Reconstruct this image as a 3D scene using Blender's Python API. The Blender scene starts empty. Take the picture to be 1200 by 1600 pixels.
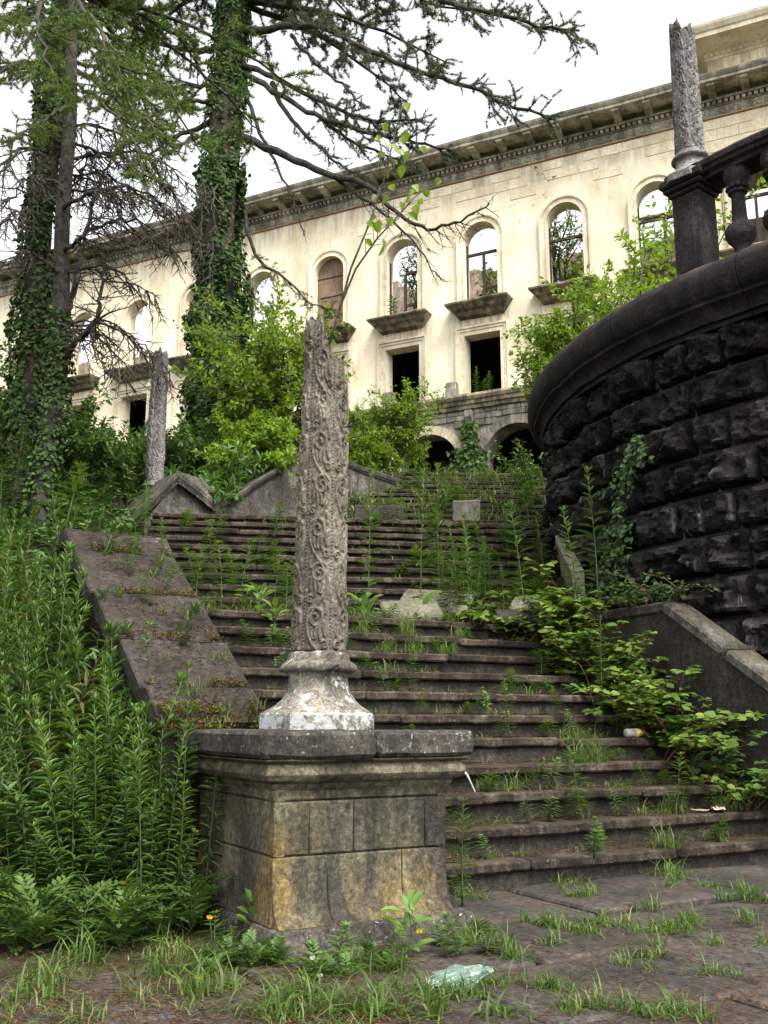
import bpy, math, random
import numpy as np
from mathutils import Vector, Matrix, noise

R = math.radians
SC = bpy.context.scene
COL = SC.collection

# ------------------------------------------------------------------ camera
EYE = 0.96
PITCH = R(11.98)
cam_d = bpy.data.cameras.new('camera')
cam = bpy.data.objects.new('camera', cam_d)
COL.objects.link(cam)
cam.location = (0, 0, EYE)
cam.rotation_euler = (R(90) + PITCH, 0, 0)
cam_d.sensor_fit = 'VERTICAL'
cam_d.sensor_height = 36.0
cam_d.lens = 35.0
cam_d.clip_start = 0.05
cam_d.clip_end = 3000
SC.camera = cam

# ------------------------------------------------------------------ world, sun, exposure
SUN_DIR = Vector((0.40, -0.62, 1.05)).normalized()      # towards the sun
world = bpy.data.worlds.new('World')
SC.world = world
world.use_nodes = True
wt = world.node_tree
wt.nodes.clear()
w_out = wt.nodes.new('ShaderNodeOutputWorld')
w_bg = wt.nodes.new('ShaderNodeBackground')
w_sky = wt.nodes.new('ShaderNodeTexSky')
w_sky.sky_type = 'NISHITA'
w_sky.sun_disc = False
w_sky.sun_elevation = math.asin(SUN_DIR.z)
w_sky.sun_rotation = math.atan2(SUN_DIR.x, SUN_DIR.y)
w_sky.air_density = 1.0
w_sky.dust_density = 4.0
w_sky.ozone_density = 1.0
w_hsv = wt.nodes.new('ShaderNodeHueSaturation')          # a closed white cloud deck has hardly any blue left
w_hsv.inputs['Saturation'].default_value = 0.10
wt.links.new(w_sky.outputs['Color'], w_hsv.inputs['Color'])
wt.links.new(w_hsv.outputs['Color'], w_bg.inputs['Color'])
w_bg.inputs['Strength'].default_value = 0.15
wt.links.new(w_bg.outputs['Background'], w_out.inputs['Surface'])

sun_d = bpy.data.lights.new('sun', 'SUN')
sun_d.energy = 1.1
sun_d.angle = R(25)
sun_d.color = (1.0, 0.95, 0.86)
sun = bpy.data.objects.new('sun', sun_d)
COL.objects.link(sun)
sun.rotation_euler = (-SUN_DIR).to_track_quat('-Z', 'Y').to_euler()

vs = SC.view_settings
vs.view_transform = 'Standard'
vs.look = 'None'
vs.exposure = 1.75
vs.gamma = 1.0
vs.use_curve_mapping = False
SC.cycles.max_bounces = 7
SC.cycles.diffuse_bounces = 3
SC.cycles.transmission_bounces = 5
SC.cycles.transparent_max_bounces = 8
SC.cycles.use_denoising = True

# ------------------------------------------------------------------ helpers
CP, SP = math.cos(PITCH), math.sin(PITCH)
F = 1555.0


def ray(px, py):
    r = (px - 600) / F
    u = (800 - py) / F
    return Vector((r, CP - u * SP, SP + u * CP))


def at(px, py, Y):
    """the point at depth Y (metres ahead) that the photograph shows there"""
    d = ray(px, py)
    return Vector((0, 0, EYE)) + d * (Y / d.y)


def at_z(px, py, z):
    d = ray(px, py)
    return Vector((0, 0, EYE)) + d * ((z - EYE) / d.z)


def tag(o, label=None, cat=None, group=None, kind=None):
    if label: o['label'] = label
    if cat: o['category'] = cat
    if group: o['group'] = group
    if kind: o['kind'] = kind
    return o


def empty(name, loc=(0, 0, 0), rz=0.0, parent=None):
    o = bpy.data.objects.new(name, None)
    o.empty_display_size = 0.2
    COL.objects.link(o)
    o.location = loc
    o.rotation_euler = (0, 0, rz)
    if parent: o.parent = parent
    return o


def link(name, me, parent=None, loc=(0, 0, 0), rot=(0, 0, 0), scale=(1, 1, 1)):
    o = bpy.data.objects.new(name, me)
    COL.objects.link(o)
    o.location = loc
    o.rotation_euler = rot
    o.scale = scale
    if parent: o.parent = parent
    return o


def fast_mesh(name, V, Fc, mats, midx=None, smooth=False):
    V = np.asarray(V, dtype=np.float32).reshape(-1, 3)
    Fc = np.asarray(Fc, dtype=np.int32)
    m, k = Fc.shape
    me = bpy.data.meshes.new(name)
    me.vertices.add(len(V))
    me.vertices.foreach_set('co', V.ravel())
    me.loops.add(m * k)
    me.loops.foreach_set('vertex_index', Fc.ravel())
    me.polygons.add(m)
    me.polygons.foreach_set('loop_start', np.arange(0, m * k, k, dtype=np.int32))
    if midx is not None:
        me.polygons.foreach_set('material_index', np.asarray(midx, dtype=np.int32))
    if smooth:
        me.polygons.foreach_set('use_smooth', np.ones(m, dtype=bool))
    for mt in (mats if isinstance(mats, (list, tuple)) else [mats]):
        me.materials.append(mt)
    me.update(calc_edges=True)
    return me


def nz(p, s=1.0, o=0.0):
    return noise.noise(Vector((p[0] * s + o, p[1] * s + o * 1.7, p[2] * s - o * 0.6)))


class MB:
    def __init__(self):
        self.v = []; self.f = []; self.m = []

    def face(self, idx, m=0):
        self.f.append(idx); self.m.append(m)

    def quad(self, a, b, c, d, m=0):
        n = len(self.v)
        self.v += [tuple(a), tuple(b), tuple(c), tuple(d)]
        self.face((n, n + 1, n + 2, n + 3), m)

    def sweep(self, prof, frames, jit=0.0, js=3.0, closed=True, caps=True, m=0, scales=None):
        """prof: [(d, z)]; frames: [(origin, D, Z)]"""
        n = len(prof); base = len(self.v)
        for i, (o, D, Z) in enumerate(frames):
            o, D, Z = Vector(o), Vector(D), Vector(Z)
            sc = scales[i] if scales else None
            for (d, z) in prof:
                if sc: d, z = sc(d, z)
                p = o + D * d + Z * z
                if jit:
                    p = p + Vector((nz(p, js, 3.1), nz(p, js, 17.7), nz(p, js, 41.3))) * jit
                self.v.append(tuple(p))
        e = n if closed else n - 1
        for i in range(len(frames) - 1):
            for j in range(e):
                a = base + i * n + j; b = base + i * n + (j + 1) % n
                self.face((a, a + n, b + n, b), m)
        if caps and closed:
            self.face(tuple(range(base, base + n)), m)
            last = base + (len(frames) - 1) * n
            self.face(tuple(reversed(range(last, last + n))), m)
        return self

    def block(self, x0, x1, y0, y1, z0, z1, bev=0.012, jit=0.0, js=4.0, seg=1, m=0, seed=0.0):
        """a chamfered stone; seg pieces along x"""
        b = min(bev, (x1 - x0) * .3, (y1 - y0) * .3, (z1 - z0) * .3)
        prof = [(y0 + b, z0), (y1 - b, z0), (y1, z0 + b), (y1, z1 - b), (y1 - b, z1), (y0 + b, z1), (y0, z1 - b), (y0, z0 + b)]
        cy, cz = (y0 + y1) / 2, (z0 + z1) / 2
        ky, kz = 1 - 2 * b / (y1 - y0), 1 - 2 * b / (z1 - z0)
        xs = [x0, x0 + b] + [x0 + b + (x1 - x0 - 2 * b) * i / seg for i in range(1, seg)] + [x1 - b, x1]
        ins = lambda d, z: (cy + (d - cy) * ky, cz + (z - cz) * kz)
        idn = lambda d, z: (d, z)
        sc = [ins] + [idn] * (len(xs) - 2) + [ins]
        n = len(prof); base = len(self.v)
        for x, s in zip(xs, sc):
            for (d, z) in prof:
                d, z = s(d, z)
                p = Vector((x, d, z))
                if jit:
                    q = p + Vector((seed, seed * .37, -seed * .71))
                    p = p + Vector((nz(q, js, 3.1), nz(q, js, 17.7), nz(q, js, 41.3))) * jit
                self.v.append(tuple(p))
        for i in range(len(xs) - 1):
            for j in range(n):
                a = base + i * n + j; c = base + i * n + (j + 1) % n
                self.face((a, a + n, c + n, c), m)
        self.face(tuple(range(base, base + n)), m)
        last = base + (len(xs) - 1) * n
        self.face(tuple(reversed(range(last, last + n))), m)
        return self

    def tube(self, pts, rad, n=6, m=0, cap=True):
        pts = [Vector(p) for p in pts]
        base = len(self.v)
        up = Vector((0, 0, 1))
        X = None
        for i, p in enumerate(pts):
            t = (pts[min(i + 1, len(pts) - 1)] - pts[max(i - 1, 0)])
            if t.length < 1e-9: t = Vector((0, 0, 1))
            t.normalize()
            if X is None:
                X = t.cross(up)
                if X.length < 0.05: X = t.cross(Vector((1, 0, 0)))
            else:
                X = X - t * X.dot(t)
                if X.length < 1e-6: X = t.cross(Vector((1, 0.3, 0.1)))
            X.normalize()
            Y = t.cross(X)
            r = rad[i] if isinstance(rad, (list, tuple)) else rad
            for k in range(n):
                a = 2 * math.pi * k / n
                self.v.append(tuple(p + X * (r * math.cos(a)) + Y * (r * math.sin(a))))
        for i in range(len(pts) - 1):
            for k in range(n):
                a = base + i * n + k; b = base + i * n + (k + 1) % n
                self.face((a, b, b + n, a + n), m)
        if cap:
            self.face(tuple(reversed(range(base, base + n))), m)
            l = base + (len(pts) - 1) * n
            self.face(tuple(range(l, l + n)), m)
        return self

    def lathe(self, prof, n=16, c=(0, 0), m=0, rfun=None):
        base = len(self.v)
        for (r, z) in prof:
            for k in range(n):
                a = 2 * math.pi * k / n
                rr = rfun(r, z, a) if rfun else r
                self.v.append((c[0] + rr * math.cos(a), c[1] + rr * math.sin(a), z))
        for i in range(len(prof) - 1):
            for k in range(n):
                a = base + i * n + k; b = base + i * n + (k + 1) % n
                self.face((a, b, b + n, a + n), m)
        self.face(tuple(reversed(range(base, base + n))), m)
        l = base + (len(prof) - 1) * n
        self.face(tuple(range(l, l + n)), m)
        return self

    def mesh(self, name, mats, smooth=False, angle=None):
        me = bpy.data.meshes.new(name)
        me.from_pydata(self.v, [], self.f)
        for mt in (mats if isinstance(mats, (list, tuple)) else [mats]):
            me.materials.append(mt)
        if any(self.m):
            me.polygons.foreach_set('material_index', self.m)
        if smooth:
            me.polygons.foreach_set('use_smooth', [True] * len(self.f))
        me.update()
        if angle is not None:
            me.set_sharp_from_angle(angle=angle)
        return me

    def build(self, name, mats, parent=None, loc=(0, 0, 0), rot=(0, 0, 0), smooth=False, angle=None):
        return link(name, self.mesh(name, mats, smooth, angle), parent, loc, rot)


# leaf templates: (t along, s across, h up), triangles
T_LANCE = (np.array([[0, 0, 0], [.38, .5, .03], [.38, -.5, .03], [.42, 0, -.04], [.75, .28, -.01], [.75, -.28, -.01], [1, 0, -.10]], float),
           np.array([[0, 3, 1], [0, 2, 3], [1, 3, 4], [3, 2, 5], [3, 6, 4], [3, 5, 6]]))
T_OVATE = (np.array([[0, 0, 0], [.35, .5, .05], [.35, -.5, .05], [.45, 0, -.03], [1, 0, -.12], [.75, .32, .0], [.75, -.32, .0]], float),
           np.array([[0, 3, 1], [0, 2, 3], [1, 3, 5], [3, 2, 6], [3, 4, 5], [3, 6, 4]]))
T_IVY = (np.array([[0, 0, 0], [.12, .45, .02], [.55, .5, .04], [1, 0, -.06], [.55, -.5, .04], [.12, -.45, .02], [.5, .16, .0]], float),
         np.array([[0, 1, 6], [1, 2, 6], [2, 3, 6], [3, 4, 6], [4, 5, 6], [5, 0, 6]]))
T_DIA = (np.array([[0, 0, 0], [.42, .5, .04], [.42, -.5, .04], [1, 0, -.05]], float),
         np.array([[0, 3, 1], [0, 2, 3]]))
T_BLADE = (np.array([[0, .5, 0], [0, -.5, 0], [.4, .45, .10], [.4, -.45, .10], [.75, .3, .0], [.75, -.3, .0], [1, 0, -.2]], float),
           np.array([[0, 1, 3], [0, 3, 2], [2, 3, 5], [2, 5, 4], [4, 5, 6]]))
T_NEEDLE = (np.array([[0, .5, 0], [0, -.5, 0], [1, 0, 0]], float), np.array([[0, 1, 2]]))


def norm(a):
    return a / np.maximum(np.linalg.norm(a, axis=1, keepdims=True), 1e-9)


def leaves(P, D, N, L, W, tmpl, bend=1.0):
    """vectorised leaf geometry -> V, F.  D along the leaf, N its upper side"""
    P = np.asarray(P, float); D = norm(np.asarray(D, float)); N = np.asarray(N, float)
    S = np.cross(N, D)
    bad = np.linalg.norm(S, axis=1) < 1e-4
    if bad.any(): S[bad] = np.cross(np.array([[.3, .8, .52]]), D[bad])
    S = norm(S); N = np.cross(D, S)
    T, Fc = tmpl
    L = np.broadcast_to(np.asarray(L, float), (len(P),)); W = np.broadcast_to(np.asarray(W, float), (len(P),))
    V = P[:, None, :] + T[None, :, 0, None] * (D * L[:, None])[:, None, :] + T[None, :, 1, None] * (S * W[:, None])[:, None, :] \
        + T[None, :, 2, None] * bend * (N * L[:, None])[:, None, :]
    k = len(T)
    FF = (Fc[None] + (np.arange(len(P)) * k)[:, None, None]).reshape(-1, 3)
    return V.reshape(-1, 3), FF


class Cloud:
    """collects triangle soups"""
    def __init__(self):
        self.V = []; self.F = []; self.M = []; self.n = 0

    def add(self, V, Fc, m=0):
        self.V.append(V); self.F.append(Fc + self.n); self.M.append(np.full(len(Fc), m)); self.n += len(V)

    def mesh(self, name, mats):
        if not self.V:
            return None
        return fast_mesh(name, np.concatenate(self.V), np.concatenate(self.F), mats, np.concatenate(self.M))


def rdirs(rng, n):
    a = rng.normal(size=(n, 3))
    return norm(a)


# ------------------------------------------------------------------ materials
def new_mat(name):
    m = bpy.data.materials.new(name)
    m.use_nodes = True
    nt = m.node_tree
    nt.nodes.clear()
    return m, nt


def nd(nt, t, **kw):
    n = nt.nodes.new(t)
    for k, v in kw.items():
        if k in n.inputs: n.inputs[k].default_value = v
        else: setattr(n, k, v)
    return n


def ramp(nt, fac, stops):
    n = nt.nodes.new('ShaderNodeValToRGB')
    cr = n.color_ramp
    while len(cr.elements) < len(stops): cr.elements.new(0.5)
    for e, (p, c) in zip(cr.elements, stops):
        e.position = p
        e.color = (c[0], c[1], c[2], 1) if hasattr(c, '__len__') else (c, c, c, 1)
    nt.links.new(fac, n.inputs['Fac'])
    return n


def mixc(nt, fac, a, b, mode='MIX'):
    n = nt.nodes.new('ShaderNodeMix')
    n.data_type = 'RGBA'; n.blend_type = mode
    n.clamp_factor = True
    for sock, val in ((0, fac), (6, a), (7, b)):
        if hasattr(val, 'is_output'): nt.links.new(val, n.inputs[sock])
        elif hasattr(val, '__len__'): n.inputs[sock].default_value = (val[0], val[1], val[2], 1)
        else: n.inputs[sock].default_value = val
    return n.outputs[2]


def math_n(nt, op, a, b=0.5, clamp=False):
    n = nt.nodes.new('ShaderNodeMath'); n.operation = op; n.use_clamp = clamp
    for i, v in enumerate((a, b)):
        if hasattr(v, 'is_output'): nt.links.new(v, n.inputs[i])
        else: n.inputs[i].default_value = v
    return n.outputs[0]


def tex_noise(nt, vec, scale, detail=6, rough=.6, dist=0.0):
    n = nd(nt, 'ShaderNodeTexNoise', Scale=scale, Detail=detail, Roughness=rough, Distortion=dist)
    nt.links.new(vec, n.inputs['Vector'])
    return n.outputs['Fac']


def mapped(nt, vec, sc=(1, 1, 1), loc=(0, 0, 0)):
    n = nt.nodes.new('ShaderNodeMapping')
    n.inputs['Scale'].default_value = sc; n.inputs['Location'].default_value = loc
    nt.links.new(vec, n.inputs['Vector'])
    return n.outputs['Vector']


def stone(name, c_dark, c_mid, c_light, scale=2.5, stain=None, stain_amt=.5, lichen=None, lichen_amt=.0, moss=None, moss_amt=0.0,
          paint=None, paint_amt=0.0, bump=.35, bump_scale=40, rough=.92, var=.18, spec=.2, tint=None, tint_amt=0.0, drip=None, speck=1.0):
    m, nt = new_mat(name)
    geo = nt.nodes.new('ShaderNodeNewGeometry')
    pos = geo.outputs['Position']
    n1 = tex_noise(nt, pos, scale, 9, .65, .3)
    col = ramp(nt, n1, [(.34, c_dark), (.50, c_mid), (.66, c_light)]).outputs['Color']
    if tint:
        nt_ = tex_noise(nt, mapped(nt, pos, (1, 1, 1), (7, 3, 1)), 1.7, 4, .5)
        f = ramp(nt, nt_, [(.48, 0.0), (.62, tint_amt)]).outputs['Color']
        col = mixc(nt, f, col, tint)
    if stain:
        ns = tex_noise(nt, mapped(nt, pos, (1, 1, .22), (3, 9, 4)), scale * 1.6, 7, .7)
        f = ramp(nt, ns, [(.45, 0.0), (.58, stain_amt)]).outputs['Color']
        col = mixc(nt, f, col, stain)
    # fine grain
    ng = tex_noise(nt, pos, bump_scale * 2.2, 4, .7)
    col = mixc(nt, .55, col, ramp(nt, ng, [(.30, 1 - .75 * min(1, speck + .3)), (.70, 1 + .75 * min(1, speck + .3))]).outputs['Color'], 'MULTIPLY')
    nsp = tex_noise(nt, mapped(nt, pos, (1, 1, 1), (11, 4, 6)), bump_scale * .9, 5, .75)
    col = mixc(nt, 1.0, col, ramp(nt, nsp, [(.36, 1 - .45 * speck), (.5, 1.0), (.66, 1 + .7 * speck)]).outputs['Color'], 'MULTIPLY')
    if lichen:
        nl2 = tex_noise(nt, mapped(nt, pos, (1, 1, 1), (9, 12, 3)), 34.0, 4, .6)
        col = mixc(nt, ramp(nt, nl2, [(.66, 0.0), (.70, lichen_amt * 1.3)]).outputs['Color'], col, lichen)
        nl = tex_noise(nt, mapped(nt, pos, (1, 1, 1), (5, 2, 8)), 9.0, 8, .75)
        f = ramp(nt, nl, [(.60, 0.0), (.66, lichen_amt)]).outputs['Color']
        col = mixc(nt, f, col, lichen)
    if moss:
        sep = nt.nodes.new('ShaderNodeSeparateXYZ'); nt.links.new(geo.outputs['Normal'], sep.inputs[0])
        up = math_n(nt, 'MULTIPLY', math_n(nt, 'SUBTRACT', sep.outputs['Z'], .25, True), 1.3, True)
        nm = tex_noise(nt, mapped(nt, pos, (1, 1, 1), (1, 6, 3)), 3.2, 8, .7)
        f = math_n(nt, 'MULTIPLY', ramp(nt, nm, [(.42, 0.0), (.60, moss_amt)]).outputs['Color'], up, True)
        col = mixc(nt, f, col, moss)
    if drip:      # lime run-off in thin vertical streaks
        nd1 = tex_noise(nt, mapped(nt, pos, (1, 1, .10), (4, 4, 4)), 9.0, 4, .6)
        nd2 = tex_noise(nt, mapped(nt, pos, (1, 1, .6), (8, 1, 2)), 1.3, 3, .5)
        f = math_n(nt, 'MULTIPLY', ramp(nt, nd1, [(.60, 0.0), (.68, .8)]).outputs['Color'], ramp(nt, nd2, [(.50, 0.0), (.60, 1.0)]).outputs['Color'], True)
        col = mixc(nt, f, col, drip)
    if paint:
        npn = tex_noise(nt, mapped(nt, pos, (1, 1, 1), (2, 2, 2)), 14, 8, .75)
        f = ramp(nt, npn, [(.55 - paint_amt * .3, 0.0), (.60 - paint_amt * .3, 1.0)]).outputs['Color']
        col = mixc(nt, f, col, paint)
    oi = nt.nodes.new('ShaderNodeObjectInfo')
    v = math_n(nt, 'ADD', math_n(nt, 'MULTIPLY', oi.outputs['Random'], 2 * var), 1 - var)
    cv = nt.nodes.new('ShaderNodeCombineXYZ')
    for i in range(3): nt.links.new(v, cv.inputs[i])
    col = mixc(nt, 1.0, col, cv.outputs[0], 'MULTIPLY')
    bs = nd(nt, 'ShaderNodeBsdfPrincipled', Roughness=rough)
    bs.inputs['Specular IOR Level'].default_value = spec
    nt.links.new(col, bs.inputs['Base Color'])
    nb = tex_noise(nt, pos, bump_scale, 8, .72)
    nb2 = tex_noise(nt, pos, bump_scale * .2, 6, .65)
    hb = math_n(nt, 'ADD', nb, math_n(nt, 'MULTIPLY', nb2, 2.0))
    bp = nd(nt, 'ShaderNodeBump', Strength=bump, Distance=.02)
    nt.links.new(hb, bp.inputs['Height']); nt.links.new(bp.outputs['Normal'], bs.inputs['Normal'])
    out = nt.nodes.new('ShaderNodeOutputMaterial'); nt.links.new(bs.outputs[0], out.inputs[0])
    return m


def leaf_mat(name, c1, c2, c3=None, rough=.5, trans=.35, var=.25, spec=.35):
    m, nt = new_mat(name)
    geo = nt.nodes.new('ShaderNodeNewGeometry')
    r = geo.outputs['Random Per Island']
    stops = [(0.0, c1), (.55, c2), (1.0, c3 or c2)]
    col = ramp(nt, r, stops).outputs['Color']
    oi = nt.nodes.new('ShaderNodeObjectInfo')
    pn = tex_noise(nt, geo.outputs['Position'], 1.1, 3, .5)
    v = math_n(nt, 'ADD', math_n(nt, 'MULTIPLY', math_n(nt, 'ADD', math_n(nt, 'MULTIPLY', oi.outputs['Random'], .5), math_n(nt, 'MULTIPLY', pn, 1.0)), 2 * var), 1 - 2 * var)
    cv = nt.nodes.new('ShaderNodeCombineXYZ')
    for i in range(3): nt.links.new(v, cv.inputs[i])
    col = mixc(nt, 1.0, col, cv.outputs[0], 'MULTIPLY')
    bs = nd(nt, 'ShaderNodeBsdfPrincipled', Roughness=rough)
    bs.inputs['Specular IOR Level'].default_value = spec
    nt.links.new(col, bs.inputs['Base Color'])
    tr = nt.nodes.new('ShaderNodeBsdfTranslucent')
    tc = mixc(nt, 1.0, col, (1.25, 1.3, .55), 'MULTIPLY')
    nt.links.new(tc, tr.inputs['Color'])
    mx = nt.nodes.new('ShaderNodeMixShader'); mx.inputs[0].default_value = trans
    nt.links.new(bs.outputs[0], mx.inputs[1]); nt.links.new(tr.outputs[0], mx.inputs[2])
    out = nt.nodes.new('ShaderNodeOutputMaterial'); nt.links.new(mx.outputs[0], out.inputs[0])
    return m


def plain(name, c, rough=.7, spec=.3, bump=0.0, var=0.1, trans=None):
    m, nt = new_mat(name)
    geo = nt.nodes.new('ShaderNodeNewGeometry')
    n1 = tex_noise(nt, geo.outputs['Position'], 12, 6, .6)
    col = mixc(nt, 1.0, c, ramp(nt, n1, [(.3, 1 - var * 2), (.7, 1 + var * 2)]).outputs['Color'], 'MULTIPLY')
    bs = nd(nt, 'ShaderNodeBsdfPrincipled', Roughness=rough)
    bs.inputs['Specular IOR Level'].default_value = spec
    if trans: bs.inputs['Transmission Weight'].default_value = trans
    nt.links.new(col, bs.inputs['Base Color'])
    if bump:
        bp = nd(nt, 'ShaderNodeBump', Strength=bump, Distance=.02)
        nt.links.new(tex_noise(nt, geo.outputs['Position'], 30, 6, .7), bp.inputs['Height'])
        nt.links.new(bp.outputs['Normal'], bs.inputs['Normal'])
    out = nt.nodes.new('ShaderNodeOutputMaterial'); nt.links.new(bs.outputs[0], out.inputs[0])
    return m


M = {}
M['step'] = stone('step_stone', (.017, .0125, .0095), (.042, .032, .024), (.092, .074, .06), 3.4, stain=(.013, .0095, .007), stain_amt=.8,
                  lichen=(.22, .21, .18), lichen_amt=.35, moss=(.058, .040, .024), moss_amt=.75, bump=.5, bump_scale=30)
M['riser'] = stone('riser_stone', (.017, .0145, .0115), (.033, .0275, .022), (.056, .047, .038), 3.0, stain=(.02, .018, .017), stain_amt=.8, bump=.5, bump_scale=30)
M['coping'] = stone('coping_stone', (.011, .009, .0075), (.027, .0225, .019), (.062, .054, .047), 2.2, stain=(.04, .034, .03), stain_amt=.7,
                    lichen=(.18, .175, .16), lichen_amt=.35, moss=(.036, .026, .016), moss_amt=.6, bump=.5, bump_scale=26)
M['slab'] = stone('pedestal_slab', (.022, .019, .016), (.048, .041, .034), (.09, .08, .066), 3.0, stain=(.03, .026, .023), stain_amt=.8,
                  lichen=(.35, .34, .30), lichen_amt=.6, bump=.6, bump_scale=34)
M['ashlar'] = stone('pedestal_ashlar', (.034, .030, .020), (.076, .069, .044), (.14, .125, .085), 2.4, stain=(.028, .025, .022), stain_amt=.85,
                    tint=(.15, .10, .035), tint_amt=.75, bump=.6, bump_scale=36, var=.22)
M['mould'] = stone('pedestal_moulding', (.03, .027, .018), (.075, .065, .042), (.12, .105, .07), 2.6, stain=(.03, .027, .022), stain_amt=.8, bump=.5, bump_scale=36)
M['column'] = stone('column_stone', (.06, .051, .038), (.125, .107, .08), (.2, .175, .135), 2.0, stain=(.07, .062, .052), stain_amt=.75,
                    lichen=(.42, .40, .34), lichen_amt=.35, bump=.45, bump_scale=60, var=0.05)
M['column_dark'] = stone('weathered_column_stone', (.07, .065, .062), (.15, .14, .135), (.24, .23, .22), 2.0, stain=(.05, .047, .045), stain_amt=.7, bump=.4, bump_scale=50, var=0.05)
M['paint'] = stone('white_painted_stone', (.10, .09, .075), (.19, .17, .14), (.28, .25, .2), 3.0, stain=(.05, .045, .04), stain_amt=.7,
                   paint=(.36, .36, .34), paint_amt=-.05, bump=.45, bump_scale=50, var=.03)
M['paint2'] = stone('white_painted_plinth', (.10, .09, .075), (.19, .17, .14), (.28, .25, .2), 3.0, stain=(.05, .045, .04), stain_amt=.7,
                    paint=(.36, .37, .38), paint_amt=.26, bump=.4, bump_scale=50, var=.03)
M['paint3'] = stone('white_flecked_stone', (.06, .055, .045), (.13, .115, .09), (.2, .18, .15), 3.0, stain=(.04, .036, .03), stain_amt=.7,
                    paint=(.40, .40, .38), paint_amt=-.10, bump=.45, bump_scale=50, var=.03)
M['black'] = stone('black_rock', (.007, .0068, .0065), (.018, .0172, .0165), (.044, .042, .039), 2.6, stain=(.006, .006, .006), stain_amt=.7,
                   lichen=(.10, .095, .085), lichen_amt=.4, moss=(.055, .051, .046), moss_amt=.8, drip=(.16, .155, .145), bump=1.0, bump_scale=14, rough=.97, spec=.06, var=.5)
M['black_c'] = stone('black_cornice', (.007, .0065, .006), (.014, .0125, .012), (.034, .030, .028), 3.0, stain=(.007, .007, .006), stain_amt=.7,
                     moss=(.11, .085, .07), moss_amt=.7, bump=.55, bump_scale=24, rough=.85, var=.05)
M['rail'] = stone('dark_balustrade_stone', (.010, .009, .008), (.021, .018, .017), (.045, .04, .037), 2.6, stain=(.012, .011, .010), stain_amt=.6,
                  lichen=(.2, .19, .18), lichen_amt=.3, bump=.5, bump_scale=30, var=.05)
M['joint'] = stone('wall_core', (.02, .019, .018), (.035, .033, .03), (.055, .05, .045), 4, bump=.5)
M['pale'] = stone('pale_coping', (.06, .055, .042), (.11, .10, .075), (.17, .155, .12), 3.0, stain=(.09, .085, .06), stain_amt=.7, moss=(.1, .11, .05), moss_amt=.4, bump=.4, bump_scale=30)
M['wall2'] = stone('grey_wall_stone', (.035, .031, .026), (.075, .068, .058), (.14, .128, .11), 2.4, stain=(.03, .026, .022), stain_amt=.7,
                   lichen=(.25, .24, .21), lichen_amt=.4, moss=(.075, .06, .03), moss_amt=.7, bump=.5, bump_scale=26)
M['pave'] = stone('paving_stone', (.014, .012, .0105), (.030, .026, .023), (.058, .052, .047), 1.6, stain=(.05, .034, .024), stain_amt=.7,
                  lichen=(.16, .15, .14), lichen_amt=.25, bump=.45, bump_scale=24, rough=.75, spec=.35)
M['soil'] = stone('soil_and_litter', (.016, .011, .008), (.034, .022, .014), (.06, .038, .022), 3.5, moss=(.035, .055, .014), moss_amt=.75, bump=.9, bump_scale=30, var=0.0)
M['bark'] = stone('bark', (.03, .024, .019), (.055, .044, .036), (.09, .075, .062), 6.0, bump=.9, bump_scale=18, var=.1)
M['twig'] = stone('dead_twig', (.032, .026, .02), (.056, .046, .036), (.095, .08, .064), 6.0, bump=.3, bump_scale=30, var=.1)
M['limb'] = stone('dark_limb', (.022, .019, .016), (.04, .035, .03), (.06, .055, .05), 6.0, bump=.6, bump_scale=18, moss=(.05, .06, .025), moss_amt=.6, var=.1)
M['sill'] = stone('weathered_ledge', (.10, .085, .06), (.20, .17, .115), (.32, .27, .19), 2.0, stain=(.05, .043, .034), stain_amt=.85, moss=(.06, .06, .03), moss_amt=.5, bump=.4, bump_scale=12, speck=.2)
M['cornice'] = stone('cornice_stone', (.20, .18, .135), (.34, .31, .24), (.46, .42, .34), 1.2, stain=(.09, .08, .06), stain_amt=.7, moss=(.08, .09, .05), moss_amt=.5, bump=.3, bump_scale=10, speck=.2)
M['frame'] = stone('window_surround', (.46, .40, .28), (.62, .55, .41), (.70, .64, .50), 1.0, stain=(.36, .28, .17), stain_amt=.4, bump=.2, bump_scale=10, speck=.2)
M['rubble'] = stone('basement_rubble', (.11, .10, .08), (.19, .175, .14), (.28, .26, .21), 2.5, stain=(.06, .055, .045), stain_amt=.6, bump=.6, bump_scale=14, var=.3, speck=.2)
M['wood'] = plain('old_window_wood', (.05, .035, .028), .8, .2)
M['board'] = stone('brown_boarding', (.14, .095, .06), (.22, .155, .10), (.29, .21, .14), 1.5, stain=(.10, .07, .05), stain_amt=.5, bump=.2, bump_scale=14, speck=.2)
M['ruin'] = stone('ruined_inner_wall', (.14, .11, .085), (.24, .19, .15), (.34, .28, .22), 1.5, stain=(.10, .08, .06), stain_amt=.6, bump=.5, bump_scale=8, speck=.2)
M['rust'] = stone('rusty_plaster', (.22, .11, .06), (.34, .19, .11), (.42, .27, .17), 1.0, stain=(.2, .1, .06), stain_amt=.5, bump=.2, bump_scale=8, speck=.2)
M['interior'] = plain('dark_interior', (.03, .026, .022), .95, .1)

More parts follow.
